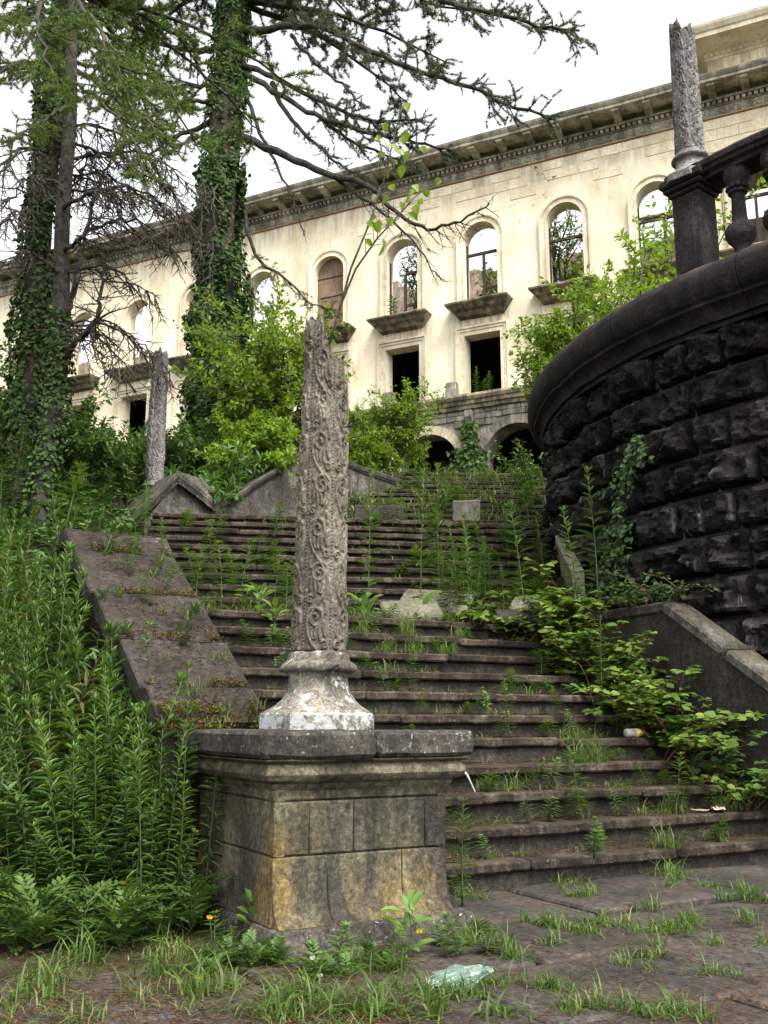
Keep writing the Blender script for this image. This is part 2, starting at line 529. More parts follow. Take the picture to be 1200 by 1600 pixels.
M['weed'] = leaf_mat('weed_leaf', (.055, .11, .022), (.078, .145, .028), (.11, .185, .036), trans=.30)
M['weed_lo'] = leaf_mat('weed_leaf_dark', (.042, .088, .02), (.06, .118, .026), (.085, .15, .034), trans=.25)
M['weed_hi'] = leaf_mat('weed_leaf_young', (.09, .17, .03), (.12, .21, .04), (.15, .25, .05), trans=.35)
M['weed_yel'] = leaf_mat('yellowing_weed_leaf', (.06, .095, .02), (.12, .13, .03), (.17, .14, .05), trans=.3)
M['stem'] = plain('green_stem', (.055, .075, .03), .6, .3)
M['stem_red'] = plain('reddish_stem', (.11, .06, .035), .6, .3)
M['grass'] = leaf_mat('grass_blade', (.05, .105, .018), (.08, .15, .025), (.13, .21, .04), trans=.35)
M['grass_dry'] = leaf_mat('dry_grass', (.16, .12, .06), (.22, .17, .08), (.28, .23, .12), trans=.25)
M['ivy'] = leaf_mat('ivy_leaf', (.028, .06, .014), (.045, .09, .02), (.08, .135, .032), rough=.6, trans=.15, spec=.2)
M['cover'] = leaf_mat('ground_ivy_leaf', (.05, .10, .028), (.075, .14, .04), (.11, .18, .06), rough=.6, trans=.2, spec=.2)
M['shrub'] = leaf_mat('shrub_leaf', (.12, .20, .022), (.17, .27, .03), (.23, .33, .045), trans=.45)
M['shrub_d'] = leaf_mat('shrub_leaf_green', (.05, .11, .022), (.075, .15, .03), (.11, .19, .04), trans=.35)
M['bramble'] = leaf_mat('bramble_leaf', (.08, .15, .025), (.13, .22, .035), (.22, .31, .05), trans=.35)
M['vine'] = leaf_mat('vine_leaf', (.16, .25, .03), (.24, .36, .045), (.34, .42, .06), trans=.5)
M['needle'] = leaf_mat('cedar_needles', (.05, .075, .04), (.075, .105, .055), (.11, .14, .08), trans=.2, var=.2)
M['needle_y'] = leaf_mat('larch_needles', (.06, .115, .02), (.10, .165, .028), (.15, .22, .04), trans=.4, var=.2)
M['litter'] = leaf_mat('fallen_needles', (.09, .045, .022), (.13, .068, .035), (.18, .11, .06), trans=.05, rough=.85, spec=.1)
M['moss'] = leaf_mat('dry_moss', (.09, .055, .022), (.14, .085, .03), (.12, .13, .03), trans=.1, rough=.9, spec=.05)
M['flower'] = plain('yellow_petal', (.75, .5, .02), .6)
M['flower_w'] = plain('white_petal', (.65, .65, .58), .6)
M['white'] = plain('white_plastic', (.7, .68, .64), .5)
M['grey_pl'] = plain('dirty_clear_plastic', (.32, .33, .30), .3, .5)
M['red'] = plain('red_plastic', (.6, .03, .03), .35)
M['yellow_lab'] = plain('yellow_label', (.62, .5, .12), .5)
M['pet'] = plain('clear_plastic', (.70, .92, .80), .12, .6, trans=.88, var=.02)
M['paper'] = plain('brown_paper', (.34, .23, .17), .8)
M['paper_p'] = plain('pinkish_paper', (.5, .38, .33), .8)

# ------------------------------------------------------------------ stair frames
RZ1 = R(29.2)
U1 = Vector((math.cos(RZ1), math.sin(RZ1), 0)); V1 = Vector((-math.sin(RZ1), math.cos(RZ1), 0))
O1 = Vector((-0.474, 4.48, 0))            # near corner of the pedestal
RZ2 = R(9.5)
U2 = Vector((math.cos(RZ2), math.sin(RZ2), 0)); V2 = Vector((-math.sin(RZ2), math.cos(RZ2), 0))
O2 = Vector((0.6, 10.0, 0))
RZ3 = R(3)
U3 = Vector((math.cos(RZ3), math.sin(RZ3), 0)); V3 = Vector((-math.sin(RZ3), math.cos(RZ3), 0))
O3 = Vector((0.7, 15.4, 0))
RISE = 0.17
T1, T2, T3 = 0.272, 0.365, 0.35
B1 = 0.81                                  # first nosing behind the pedestal front
N1, N2, N3 = 11, 11, 13
BC = Vector((6.95, 11.2, 0)); BR = 5.2     # round bastion


def P1(a, b, z=0): return O1 + U1 * a + V1 * b + Vector((0, 0, z))
def P2(a, b, z=0): return O2 + U2 * a + V2 * b + Vector((0, 0, z))
def P3(a, b, z=0): return O3 + U3 * a + V3 * b + Vector((0, 0, z))


def ab(p, O, U, V):
    q = Vector((p[0], p[1], 0)) - O
    return q.dot(U), q.dot(V)


def stair_z(x, y):
    """height of the stair surface, or None beside it"""
    a, b = ab((x, y), O3, U3, V3)
    if -1.8 < a < 3.2 and 0 <= b < T3 * N3 + 1.0:
        k = min(N3, int(b / T3) + 1)
        return RISE * (N1 + N2 + k)
    a, b = ab((x, y), O2, U2, V2)
    if -3.4 < a < 3 and 0 <= b < T2 * (N2 - 1) + 2.6:
        k = min(N2, int(b / T2) + 1)
        return RISE * (N1 + k)
    in2 = -3.4 < a < 3 and b >= 0
    a1, b1 = ab((x, y), O1, U1, V1)
    if .2 < a1 < 4.45 and b1 >= B1 and not in2:
        k = min(N1, int((b1 - B1) / T1) + 1)
        if b1 < B1 + T1 * (N1 - 1) + 2.8:
            return RISE * k
    return None


CT = np.array([
    (-30, -8, 0), (-9, -5, 0), (0, -6, 0), (9, -5, 0), (30, -8, 0),
    (-8, 2, 0), (-4, 2, 0), (0, 2, 0), (4, 2, 0), (8, 2, 0), (-8, 4, .05), (-4, 4, 0), (-2, 4, 0), (0, 4, 0), (2, 4, 0), (4, 5, 0), (7, 5, 0),
    (-2, 5.2, 0.02), (-4, 5.4, .1), (-1.3, 5.4, .03), (-1.7, 6.4, .30), (-2.2, 6.2, .32), (-3.5, 7, .8), (-6, 7, .9), (-2.3, 7.3, 1.05), (-2.7, 8.2, 1.75), (-3.6, 9.5, 2.35), (-6, 10, 2.4), (-2.6, 9.6, 2.3),
    (-3.3, 11, 2.9), (-3.6, 12.2, 3.4), (-5, 13, 3.75), (-9, 13, 3.8), (-4.2, 15, 4.3), (-3.0, 16.2, 4.6), (-2.6, 17.5, 5.0), (-1.2, 18.6, 5.6), (-1.3, 20, 5.9), (.5, 21.5, 6.3), (-7, 20, 5.2),
    (-14, 20, 5.2), (3.6, 20, 6.1), (4.0, 17.4, 5.4), (8, 20, 5.2), (0, 26, 7.0), (-10, 28, 6.8), (10, 28, 7.0), (0, 33, 7.2), (-20, 36, 7.2), (20, 28, 7.2), (-14, 12, 2.8), (-14, 6, .6),
    (6, 11, 1), (8, 12, 1), (11, 6, 0), (13, 13, 3), (30, 60, 7.2), (-40, 60, 7.2), (0, 90, 7.2), (60, 20, 5), (-60, 20, 4), (0, 200, 7.2), (-200, 0, 2), (200, 0, 2), (0, -200, 0)], float)


def Hn(x, y):
    d2 = (CT[:, 0] - x) ** 2 + (CT[:, 1] - y) ** 2 + .02
    w = d2 ** -2.0
    z = float((w * CT[:, 2]).sum() / w.sum())
    if y < 5.4:
        z *= max(0.0, min(1.0, (y - 4.4) / 1.0)) if y > 4.4 else 0.0
    return z


def H(x, y):
    z = Hn(x, y)
    if z > .02: z += .10 * noise.noise(Vector((x * .8, y * .8, 3))) * min(1, z)
    z += .012 * noise.noise(Vector((x * 3, y * 3, 7)))
    s = stair_z(x, y)
    if s is None:
        for dx, dy in ((.3, 0), (-.3, 0), (0, .3), (0, -.3)):
            s2 = stair_z(x + dx, y + dy)
            if s2 is not None and (s is None or s2 < s): s = s2
        if s is not None: z = min(z, s - .05) if s > .3 else z
    else:
        z = min(z, s - .30)
    a1, b1 = ab((x, y), O1, U1, V1)
    if a1 > -.15 and b1 < .95: z = min(z, -.012)
    elif b1 < .6: z = min(z, .02)
    if -.5 < a1 < .6 and .5 < b1 < 3.4:      # under the sloping cheek wall
        z = min(z, .55 * (b1 - .75) + .5)
    return z


def axis(lo, hi, f0, f1, fine, coarse):
    out = list(np.arange(f0, f1 + 1e-6, fine))
    s = fine; v = f1
    while v < hi: s = min(s * 1.35, coarse); v += s; out.append(v)
    s = fine; v = f0
    while v > lo: s = min(s * 1.35, coarse); v -= s; out.insert(0, v)
    return out


xs = axis(-400, 400, -7, 5.5, .2, 60)
ys = axis(-300, 700, 2, 24, .2, 60)
gv = [(x, y, H(x, y)) for y in ys for x in xs]
nx = len(xs)
gf = [(j * nx + i, j * nx + i + 1, (j + 1) * nx + i + 1, (j + 1) * nx + i) for j in range(len(ys) - 1) for i in range(nx - 1)]
ground = link('ground', fast_mesh('ground', gv, gf, M['soil'], smooth=True))
tag(ground, 'dark soil with needle litter and moss under the plants', 'ground', kind='structure')

# ------------------------------------------------------------------ paving in front of the stairs
pav = empty('paving', P1(0, 0), RZ1)
tag(pav, 'dark worn paving slabs before the bottom step', 'paving', kind='structure')
rng = random.Random(5)
rows = [(-2.9, -2.15), (-2.15, -1.42), (-1.42, -.72), (-.72, .02), (.02, .86)]
for ri, (b0, b1) in enumerate(rows):
    a = -1.6 + rng.uniform(0, .5)
    if ri == 4: a = .98
    while a < 6.5:
        w = rng.uniform(.75, 1.35)
        mb = MB()
        dz = rng.uniform(-.006, .008)
        mb.block(a + .012, a + w - .012, b0 + .012, b1 - .012, -.05, .018 + dz, .014, .012, 3.0, 6, seed=ri * 7 + a)
        o = mb.build('paving_slab', M['pave'], pav)
        o.rotation_euler = (rng.uniform(-.006, .006), rng.uniform(-.006, .006), 0)
        a += w

# ------------------------------------------------------------------ stairs


def make_steps(root, n, k0, tread, b0, a_of, seed, depth_extra=.0, slabw=(1.0, 1.7), seg=8, first_back=None):
    rg = random.Random(seed)
    for k in range(1, n + 1):
        z = RISE * (k0 + k)
        b = b0 + tread * (k - 1)
        a0, a1 = a_of(k)
        mb = MB()
        mb.block(a0, a1, b + .055, b + tread + .14, z - RISE - .06, z - .062, .01, .008, 2.0, 10, seed=k)
        st = mb.build('step', M['riser'], root)
        a = a0
        while a < a1 - .05:
            w = min(rg.uniform(*slabw), a1 - a)
            if a1 - a - w < .5: w = a1 - a
            s = MB()
            sag = rg.uniform(-.006, .006)
            s.block(a + .003, a + w - .003, b + rg.uniform(-.008, .012), b + tread + .09, z - .064 + sag, z + sag, .012, .0078, 9.0, max(4, int(w * seg * 1.6)), seed=k * 3.3 + a)
            s.build('tread_slab', M['step'], st)
            a += w


stair1 = tag(empty('staircase', P1(0, 0), RZ1), 'lower flight of dark mossy stone steps beside the foreground pedestal', 'staircase')
make_steps(stair1, N1, 0, T1, B1, lambda k: (.90 if k < 2 else .40, 4.42), 1)
# landing between the flights
s = MB()
q = [P1(.25, B1 + T1 * N1 + .09) - O1, P1(4.42, B1 + T1 * N1 + .09) - O1]
lb = lambda a, b: (a, b)
for i, (a0, a1) in enumerate(((.25, 1.1), (1.1, 2.0), (2.0, 2.9), (2.9, 3.8), (3.8, 4.6))):
    m2 = MB()
    m2.block(a0 + .005, a1 - .005, B1 + T1 * N1 + .095, B1 + T1 * N1 + 1.05, RISE * N1 - .07, RISE * N1 - .004, .012, .014, 4, 5, seed=i)
    m2.build('landing_slab', M['step'], stair1)
    m2 = MB()
    m2.block(a0 + .005, a1 - .005, B1 + T1 * N1 + 1.06, B1 + T1 * N1 + 2.5, RISE * N1 - .07, RISE * N1 - .004, .012, .014, 4, 5, seed=i + 20)
    m2.build('landing_slab', M['step'], stair1)

stair2 = tag(empty('staircase', P2(0, 0), RZ2), 'upper flight of dark stone steps behind the broken slabs', 'staircase')
make_steps(stair2, N2, N1, T2, 0, lambda k: (-3.15, 2.1 + .03 * k), 2, seg=5)
for i in range(5):
    m2 = MB(); a0 = -3.15 + 1.1 * i
    m2.block(a0 + .004, a0 + 1.096, T2 * N2 + .1, T2 * N2 + 2.3, RISE * (N1 + N2) - .07, RISE * (N1 + N2) - .004, .012, .014, 4, 5, seed=i)
    m2.build('landing_slab', M['step'], stair2)

stair3 = tag(empty('staircase', P3(0, 0), RZ3), 'far overgrown steps climbing to the arches', 'staircase')
make_steps(stair3, N3, N1 + N2, T3, 0, lambda k: (-1.7, 3.0), 3, seg=3)
m2 = MB(); m2.block(-1.7, 3.0, T3 * N3 + .1, T3 * N3 + 2.0, RISE * 35 - .25, RISE * 35 - .004, .02, .02, 2, 6)
m2.build('landing_slab', M['step'], stair3)

# ------------------------------------------------------------------ sloping cheek wall on the left (ramp)
ramp_w = tag(empty('cheek_wall', P1(0, 0), RZ1), 'broad sloping stone cheek wall running up behind the pedestal', 'wall')
RA0, RA1 = -.22, .42


def ramp_z(b):
    if b > 3.12: return 2.33
    if b > 2.95: return 2.16 + (b - 2.95)
    return 1.0 + (b - 1.08) * (2.16 - 1.0) / 1.87


mb = MB()
bs_ = [1.10, 1.14, 1.6, 2.3, 2.95, 3.12, 3.6]
fr = []
for b in bs_:
    fr.append(((0, b, 0), (1, 0, 0), (0, 0, 1)))
base = 0
n0 = 0
for b in bs_:
    for (a, z) in ((RA0 + .05, -.3), (RA1 - .04, -.3), (RA1 - .04, ramp_z(b) - .11), (RA0 + .05, ramp_z(b) - .11)):
        mb.v.append((a, b, z))
for i in range(len(bs_) - 1):
    for j in range(4):
        a = i * 4 + j; c = i * 4 + (j + 1) % 4
        mb.face((a, c, c + 4, a + 4))
mb.face((3, 2, 1, 0)); l = (len(bs_) - 1) * 4; mb.face((l, l + 1, l + 2, l + 3))
mb.build('wall_body', M['riser'], ramp_w)
cuts = [1.085, 1.34, 1.82, 2.36, 2.95, 3.12, 3.65]
for i in range(len(cuts) - 1):
    b0, b1 = cuts[i] + .001, cuts[i + 1] - .001
    mb = MB()
    z0, z1 = ramp_z(b0), ramp_z(b1)
    ang = math.atan2(z1 - z0, b1 - b0); Ls = math.hypot(b1 - b0, z1 - z0)
    mb.block([-.21, -.24, -.28, -.31, -.33, -.34][i], RA1 + random.Random(i + 9).uniform(-.01, .01), 0, Ls, -.115, 0, .010, .012, 7.0, 14, seed=i * 2.7)
    o = mb.build('coping_slab', M['coping'], ramp_w, (0, b0, z0 + random.Random(i).uniform(-.004, .004)), (ang, 0, 0))

# ------------------------------------------------------------------ pedestal
ped = tag(empty('pedestal', P1(0, 0), RZ1), 'square stone pedestal with moulded cap in the foreground', 'pedestal')
PW, PD = .88, .98


def ring(prof, w, d, name, mat, jit=.004, parent=ped, seg=5, x0=0.0):
    """mouldings round the four sides of the pedestal (outset, z)"""
    mb = MB()
    cs = [(x0, 0), (w, 0), (w, d), (x0, d)]
    dirs = [(-1, -1), (1, -1), (1, 1), (-1, 1)]
    n = len(prof)
    loops = []
    pts = []
    for c in range(4):
        c2 = (c + 1) % 4
        for s_ in range(seg):
            t = s_ / seg
            x = cs[c][0] * (1 - t) + cs[c2][0] * t; y = cs[c][1] * (1 - t) + cs[c2][1] * t
            if s_ == 0: dx, dy = dirs[c]
            else:
                dx, dy = [(0, -1), (1, 0), (0, 1), (-1, 0)][c]
            pts.append((x, y, dx, dy))
    for (x, y, dx, dy) in pts:
        for (o, z) in prof:
            p = Vector((x + dx * o, y + dy * o, z))
            p += Vector((nz(p, 5, 1), nz(p, 5, 9), nz(p, 5, 21))) * jit
            mb.v.append(tuple(p))
    N = len(pts)
    for i in range(N):
        for j in range(n - 1):
            a = i * n + j; b = ((i + 1) % N) * n + j
            mb.face((a, b, b + 1, a + 1))
    mb.face(tuple((i * n + n - 1) for i in range(N)))
    mb.face(tuple(reversed([i * n for i in range(N)])))
    return mb.build(name, mat, parent, smooth=True, angle=R(35))


ring([(.10, -.12), (.10, .085), (.092, .105), (.075, .113)], PW, PD, 'plinth', M['slab'], .010, x0=.075)
# flared lower course, then two courses of ashlar round a core
core = MB(); core.block(.02, PW - .02, .02, PD - .02, .05, .80, .005); core.build('core', M['joint'], ped)


def face_block(side, t0, t1, z0, z1, flare=False, seed=0):
    """ashlar block on one side: 0 front, 1 right, 3 left"""
    mb = MB()
    g = .0018
    th = .06
    prof_z = [z0 + g, z0 + g + .008, z1 - g - .008, z1 - g]
    if flare: prof_z = [z0 + g, z0 + .02, z0 + .05, z0 + .09, z0 + .14, z1 - g - .008, z1 - g]
    ts = [t0 + g, t0 + g + .008] + [t0 + (t1 - t0) * i / 4 for i in (1, 2, 3)] + [t1 - g - .008, t1 - g]
    rows_ = []
    for zi, z in enumerate(prof_z):
        row = []
        for ti, t in enumerate(ts):
            out = 0.0
            if ti in (0, len(ts) - 1) or zi == len(prof_z) - 1 or (zi == 0 and not flare): out = -.008
            if flare: out += (.075 if side != 3 else .012) * math.exp(-max(0, z - z0 - .004) / .045)
            p = Vector((t, 0, z))
            out += .006 * nz((t + seed, side * 3.0, z), 9, 2.0) + .003 * nz((t + seed, side, z), 25, 5)
            row.append(len(mb.v))
            if side == 0: v = (t, -out, z)
            elif side == 1: v = (PW + out, t, z)
            elif side == 3: v = (-out, t, z)
            mb.v.append(v)
        rows_.append(row)
    back = []
    for i in range(len(rows_) - 1):
        for j in range(len(ts) - 1):
            q_ = (rows_[i][j], rows_[i][j + 1], rows_[i + 1][j + 1], rows_[i + 1][j])
            mb.face(q_ if side != 3 else tuple(reversed(q_)))
    # edges run back into the core
    ringi = rows_[0] + [r[-1] for r in rows_[1:]] + list(reversed(rows_[-1][:-1])) + [r[0] for r in reversed(rows_[1:-1])]
    nb = len(mb.v)
    for idx in ringi:
        x, y, z = mb.v[idx]
        if side == 0: y = .05
        elif side == 1: x = PW - .05
        else: x = .05
        mb.v.append((x, y, z))
    n = len(ringi)
    for i in range(n):
        q_ = (ringi[i], nb + i, nb + (i + 1) % n, ringi[(i + 1) % n])
        mb.face(q_ if side != 3 else tuple(reversed(q_)))
    return mb.build('ashlar_block', M['ashlar'], ped, smooth=True, angle=R(40))


# front / left / right courses (z from the photograph)
for side, W in ((0, PW), (3, PD), (1, PD)):
    tops = {0: [0, W], 3: [0, W], 1: [0, W]}[side]
    mid = {0: [0, .17, .39, .765, W], 3: [0, .30, .62, W], 1: [0, .35, W]}[side]
    low = {0: [0, .26, .64, W], 3: [0, .42, W], 1: [0, .5, W]}[side]
    for cuts_, z0, z1, fl in ((tops, .625, .69, False), (mid, .395, .625, False), (low, .113, .395, True)):
        for i in range(len(cuts_) - 1):
            face_block(side, cuts_[i], cuts_[i + 1], z0, z1, fl, seed=i * 1.7 + z0)
ring([(.0, .67), (.015, .684), (.022, .70), (.055, .715), (.070, .74), (.066, .765), (.05, .785), (.082, .80), (.085, .806)], PW, PD, 'cap_moulding', M['mould'], .005)
for i, (x0, x1, y0, y1) in enumerate(((-.105, .455, -.105, PD + .10), (.459, PW + .105, -.105, PD + .10))):
    mb = MB(); mb.block(x0, x1, y0, y1, .808, .928, .018, .010, 5.0, 8, seed=i * 4.4)
    mb.build('cap_slab', M['slab'], ped)

# ------------------------------------------------------------------ carved columns


def seg_dist(P, A, B):
    AB = B - A
    t = np.clip(((P - A) @ AB) / max((AB @ AB), 1e-12), 0, 1)
    return np.linalg.norm(P - (A + t[:, None] * AB), axis=1)


def scroll_tile(nw=72, nh=220):
    """height tile of a running vine scroll, width 1 x height 3.2 (two scrolls)"""
    h = 3.2
    gx, gy = np.meshgrid(np.linspace(-.5, .5, nw), np.linspace(0, h, nh, endpoint=False))
    P = np.stack([gx.ravel(), gy.ravel()], 1)
    Z = np.zeros(len(P))
    curves = []
    for sgn, cy in ((1, .8), (-1, 2.4)):
        def S(pts): return [(sgn * x, cy + y) for x, y in pts]
        sp = []
        for i in range(34):
            t = i / 33
            ang = math.pi * (.15 + 3.0 * t); r = .30 * (1 - t) ** .8 + .035
            sp.append((.06 + r * math.cos(ang), .32 + r * 1.2 * math.sin(ang)))
        curves.append((S(sp), .062, .045, 1.0))
        st = np.array([(.36, .42), (.41, .15), (.36, -.18), (.20, -.52), (-.04, -.86), (-.27, -1.16), (-.36, -1.38)])
        tt = np.linspace(0, 1, len(st)); ti = np.linspace(0, 1, 26)
        curves.append((S([(np.interp(q, tt, st[:, 0]), np.interp(q, tt, st[:, 1])) for q in ti]), .062, .050, .95))
        for (x0, y0, x1, y1, x2, y2) in ((-.02, .02, .10, -.16, .05, -.38), (-.14, .06, -.06, -.18, -.13, -.42), (-.26, .16, -.24, -.06, -.32, -.28), (.20, -.02, .22, -.2, .14, -.4)):
            curves.append((S([(x0 * (1 - q) ** 2 + 2 * x1 * q * (1 - q) + x2 * q * q, y0 * (1 - q) ** 2 + 2 * y1 * q * (1 - q) + y2 * q * q) for q in np.linspace(0, 1, 9)]), .070, .038, .9))
        small = []
        for i in range(18):
            t = i / 17; ang = math.pi * (.2 + 2.3 * t); r = .12 * (1 - t) + .03
            small.append((-.30 + r * math.cos(ang), -.62 + r * 1.15 * math.sin(ang)))
        curves.append((S(small), .045, .035, .85))
        curves.append((S([(.30, -.72), (.36, -.9), (.33, -1.1)]), .06, .03, .8))
    for pts, w0, w1, amp in curves:
        for off in (-h, 0, h):
            A = np.array(pts) + np.array([0, off])
            n = len(A) - 1
            for i in range(n):
                if max(A[i, 1], A[i + 1, 1]) < -.3 or min(A[i, 1], A[i + 1, 1]) > h + .3: continue
                wd = w0 + (w1 - w0) * i / n
                D = seg_dist(P, A[i], A[i + 1])
                Z = np.maximum(Z, amp * np.clip(1.35 * np.exp(-(D / wd) ** 2 * 1.2), 0, 1))
    return Z.reshape(nh, nw)


TILE = scroll_tile()


def shaft_mesh(name, mats, nth, nzv, h, r0, r1, top_fun, lean=(0, 0), panels=6, period=.45, amp=.017, seed=0, gone=0.0, rot=0.0):
    th = np.linspace(0, 2 * np.pi, nth, endpoint=False)
    top = np.array([top_fun(t) for t in th])
    tt = np.linspace(0, 1, nzv)
    Zg = tt[:, None] * top[None, :]
    Tg = np.broadcast_to(th[None, :], Zg.shape)
    pa = ((Tg + rot) / (2 * np.pi) * panels) % 1.0
    u = (pa - .5)
    strip = .05
    uu = np.clip(u / (1 - 2 * strip), -.5, .5)
    idx = ((Tg + rot) / (2 * np.pi) * panels).astype(int)
    vv = ((Zg / period) + idx * .5) % 1.0
    nh, nw = TILE.shape
    fx = (uu + .5) * (nw - 1); fy = vv * nh
    x0 = np.clip(fx.astype(int), 0, nw - 2); y0 = fy.astype(int) % nh; y1 = (y0 + 1) % nh
    ax = fx - x0; ay = fy - np.floor(fy)
    hgt = (TILE[y0, x0] * (1 - ax) + TILE[y0, x0 + 1] * ax) * (1 - ay) + (TILE[y1, x0] * (1 - ax) + TILE[y1, x0 + 1] * ax) * ay
    edge = np.clip((.5 - np.abs(u)) / strip, 0, 1)                # 0 at the panel joint
    ing = np.clip((edge - .75) / .25, 0, 1)
    hgt = hgt * ing
    bead = (1 - np.clip(edge / .7, 0, 1) ** 2) * (.35 + .35 * np.cos(2 * np.pi * Zg / .018))
    hgt = np.maximum(hgt, bead * .8)
    # worn and broken away in places
    wear = np.zeros_like(Zg); bulk = np.zeros_like(Zg)
    X = np.cos(Tg); Y = np.sin(Tg)
    for i in range(Zg.shape[0]):
        for j in range(0, Zg.shape[1], 4):
            z = Zg[i, j]
            w = noise.noise(Vector((X[i, j] * 1.4 + seed, Y[i, j] * 1.4, z * 4.0)))
            bulk_ = noise.noise(Vector((X[i, j] * 2.2 + seed, Y[i, j] * 2.2 + 5, z * 9.0)))
            wear[i, j:j + 4] = w; bulk[i, j:j + 4] = bulk_
    keep = np.clip(1.0 - 1.6 * np.clip(wear - .18, 0, 1) - gone, .15, 1)
    near_top = np.clip((top[None, :] - Zg) / .10, 0, 1)
    rad = r0 + (r1 - r0) * (Zg / h)
    rr = rad + amp * hgt * keep + bulk * .004 - (1 - near_top) ** 2 * (.005 + .012 * np.abs(bulk))
    rr = rr - .010 * np.exp(-Zg / .004)
    V = np.stack([rr * X + lean[0] * Zg, rr * Y + lean[1] * Zg, Zg], -1).reshape(-1, 3)
    ii, jj = np.meshgrid(np.arange(nzv - 1), np.arange(nth), indexing='ij')
    a = ii * nth + jj; b = ii * nth + (jj + 1) % nth
    Fc = np.stack([a, b, b + nth, a + nth], -1).reshape(-1, 4)
    # close the broken top with a rough cone of quads
    nb = len(V)
    last = (nzv - 1) * nth
    cen = []
    k = nth
    inner = V[last:last + nth].copy()
    inner[:, :2] *= .45
    inner[:, 2] -= .03
    V = np.concatenate([V, inner, inner * np.array([[.05, .05, 1]]) - np.array([[0, 0, .03]])])
    j = np.arange(nth)
    F2 = np.stack([last + j, last + (j + 1) % nth, nb + (j + 1) % nth, nb + j], -1)
    F3 = np.stack([nb + j, nb + (j + 1) % nth, nb + nth + (j + 1) % nth, nb + nth + j], -1)
    return fast_mesh(name, V, np.concatenate([Fc, F2, F3]), mats, smooth=True)


def oct_r(mixv):
    def f(r, z, a):
        k = math.pi / 4
        aa = (a + k / 2) % k - k / 2
        mz = mixv(z)
        return r * (1 - mz) + r * mz / math.cos(aa) * .97
    return f


def top_main(t):
    # the left (west) side stands tallest, the right side is broken off in steps
    x = math.cos(t - R(0)); y = math.sin(t)
    xx = x + .10 * y
    if xx < -.22: z = 1.79 + .02 * math.sin(10 * t)
    elif xx < .22: z = 1.76 - (xx + .22) * .42
    elif xx < .78: z = 1.575 + .02 * math.sin(9 * t)
    else: z = 1.46
    return z + .022 * noise.noise(Vector((6 * x, 6 * y, 1)))


def base_parts(root, big=1.0, mats=(None, None, None)):
    mb = MB()
    mb.lathe([(.285, 0.0), (.289, .006), (.289, .075), (.283, .083)], 64, rfun=oct_r(lambda z: 1.0))
    for i, v in enumerate(mb.v):
        p = Vector(v); mb.v[i] = tuple(p + Vector((nz(p, 14, 1), nz(p, 14, 5), nz(p, 14, 8))) * .006)
    mb.build('plinth', mats[0], root, smooth=True, angle=R(30))
    mb = MB()
    pr = [(.276, .083), (.262, .095), (.225, .118), (.192, .148), (.168, .185), (.155, .225), (.150, .262), (.156, .276), (.172, .283)]
    mb.lathe(pr, 64, rfun=oct_r(lambda z: max(0, 1 - (z - .083) / .14) if z > .083 else 1))
    for i, v in enumerate(mb.v):
        p = Vector(v); mb.v[i] = tuple(p + Vector((nz(p, 14, 1), nz(p, 14, 5), nz(p, 14, 8))) * .006)
    mb.build('flared_neck', mats[1], root, smooth=True, angle=R(40))
    mb = MB()
    pr = [(.165, .280), (.186, .287), (.197, .300), (.195, .318), (.182, .332), (.166, .340), (.160, .352), (.161, .372), (.150, .384), (.136, .392)]
    mb.lathe(pr, 64)
    for i, v in enumerate(mb.v):
        p = Vector(v)
        c = max(0, nz(p, 9, 33) - .12) * .08
        q = Vector((p.x, p.y, 0)); q.normalize()
        mb.v[i] = tuple(p + Vector((nz(p, 14, 1), nz(p, 14, 5), nz(p, 14, 8))) * .007 - q * c)
    mb.build('ring', mats[2], root, smooth=True, angle=R(50))


cp = P1(.44, .50, .926)
colm = tag(empty('carved_column', cp, 0), 'tall broken column carved with vine scrolls on the foreground pedestal', 'column')
sh = link('shaft', shaft_mesh('shaft', M['column'], 264, 760, 1.9, .1345, .106, top_main, lean=(.012, 0), panels=6, period=.46, amp=.0150, seed=2, rot=R(62)), colm, (0, 0, .388))
base_parts(colm, 1.0, (M['paint2'], M['paint'], M['paint3']))

# ------------------------------------------------------------------ cheek wall on the right of the lower flight
chk = tag(empty('cheek_wall', P1(0, 0), RZ1), 'low cheek wall with pale sloping coping under the black bastion', 'wall')


def chk_z(b):
    return 1.97 if b >= 2.03 else 1.97 - (2.03 - b) * .68


mb = MB()
bl = [-.6, .3, 1.2, 2.03, 2.8, 3.5]
for b in bl:
    for (a, z) in ((4.42, -.3), (4.66, -.3), (4.66, chk_z(b) - .10), (4.42, chk_z(b) - .10)):
        mb.v.append((a, b, z + .01 * nz((a, b, z), 3)))
for i in range(len(bl) - 1):
    for j in range(4):
        a = i * 4 + j; c = i * 4 + (j + 1) % 4
        mb.face((a, c, c + 4, a + 4))
mb.face((3, 2, 1, 0)); l = (len(bl) - 1) * 4; mb.face((l, l + 1, l + 2, l + 3))
mb.build('wall_body', M['riser'], chk)
cuts = [-.6, .1, .75, 1.4, 2.03, 2.75, 3.5]
for i in range(len(cuts) - 1):
    b0, b1 = cuts[i] + .004, cuts[i + 1] - .004
    z0, z1 = chk_z(b0), chk_z(b1)
    mb = MB(); mb.block(4.395, 4.68, 0, math.hypot(b1 - b0, z1 - z0), -.10, 0, .02, .014, 4, 4, seed=i)
    mb.build('coping_slab', M['wall2'] if b1 < 2.1 else M['coping'], chk, (0, b0, z0), (math.atan2(z1 - z0, b1 - b0), 0, 0))

# ------------------------------------------------------------------ round bastion
bas = tag(empty('bastion', BC), 'curved black retaining wall of rough faced blocks with heavy rounded cornice', 'wall')
mb = MB(); mb.lathe([(4.86, -.4), (4.86, 4.6)], 96); mb.build('core', M['joint'], bas)
CH = .365
zt = 4.39
rg = random.Random(11)


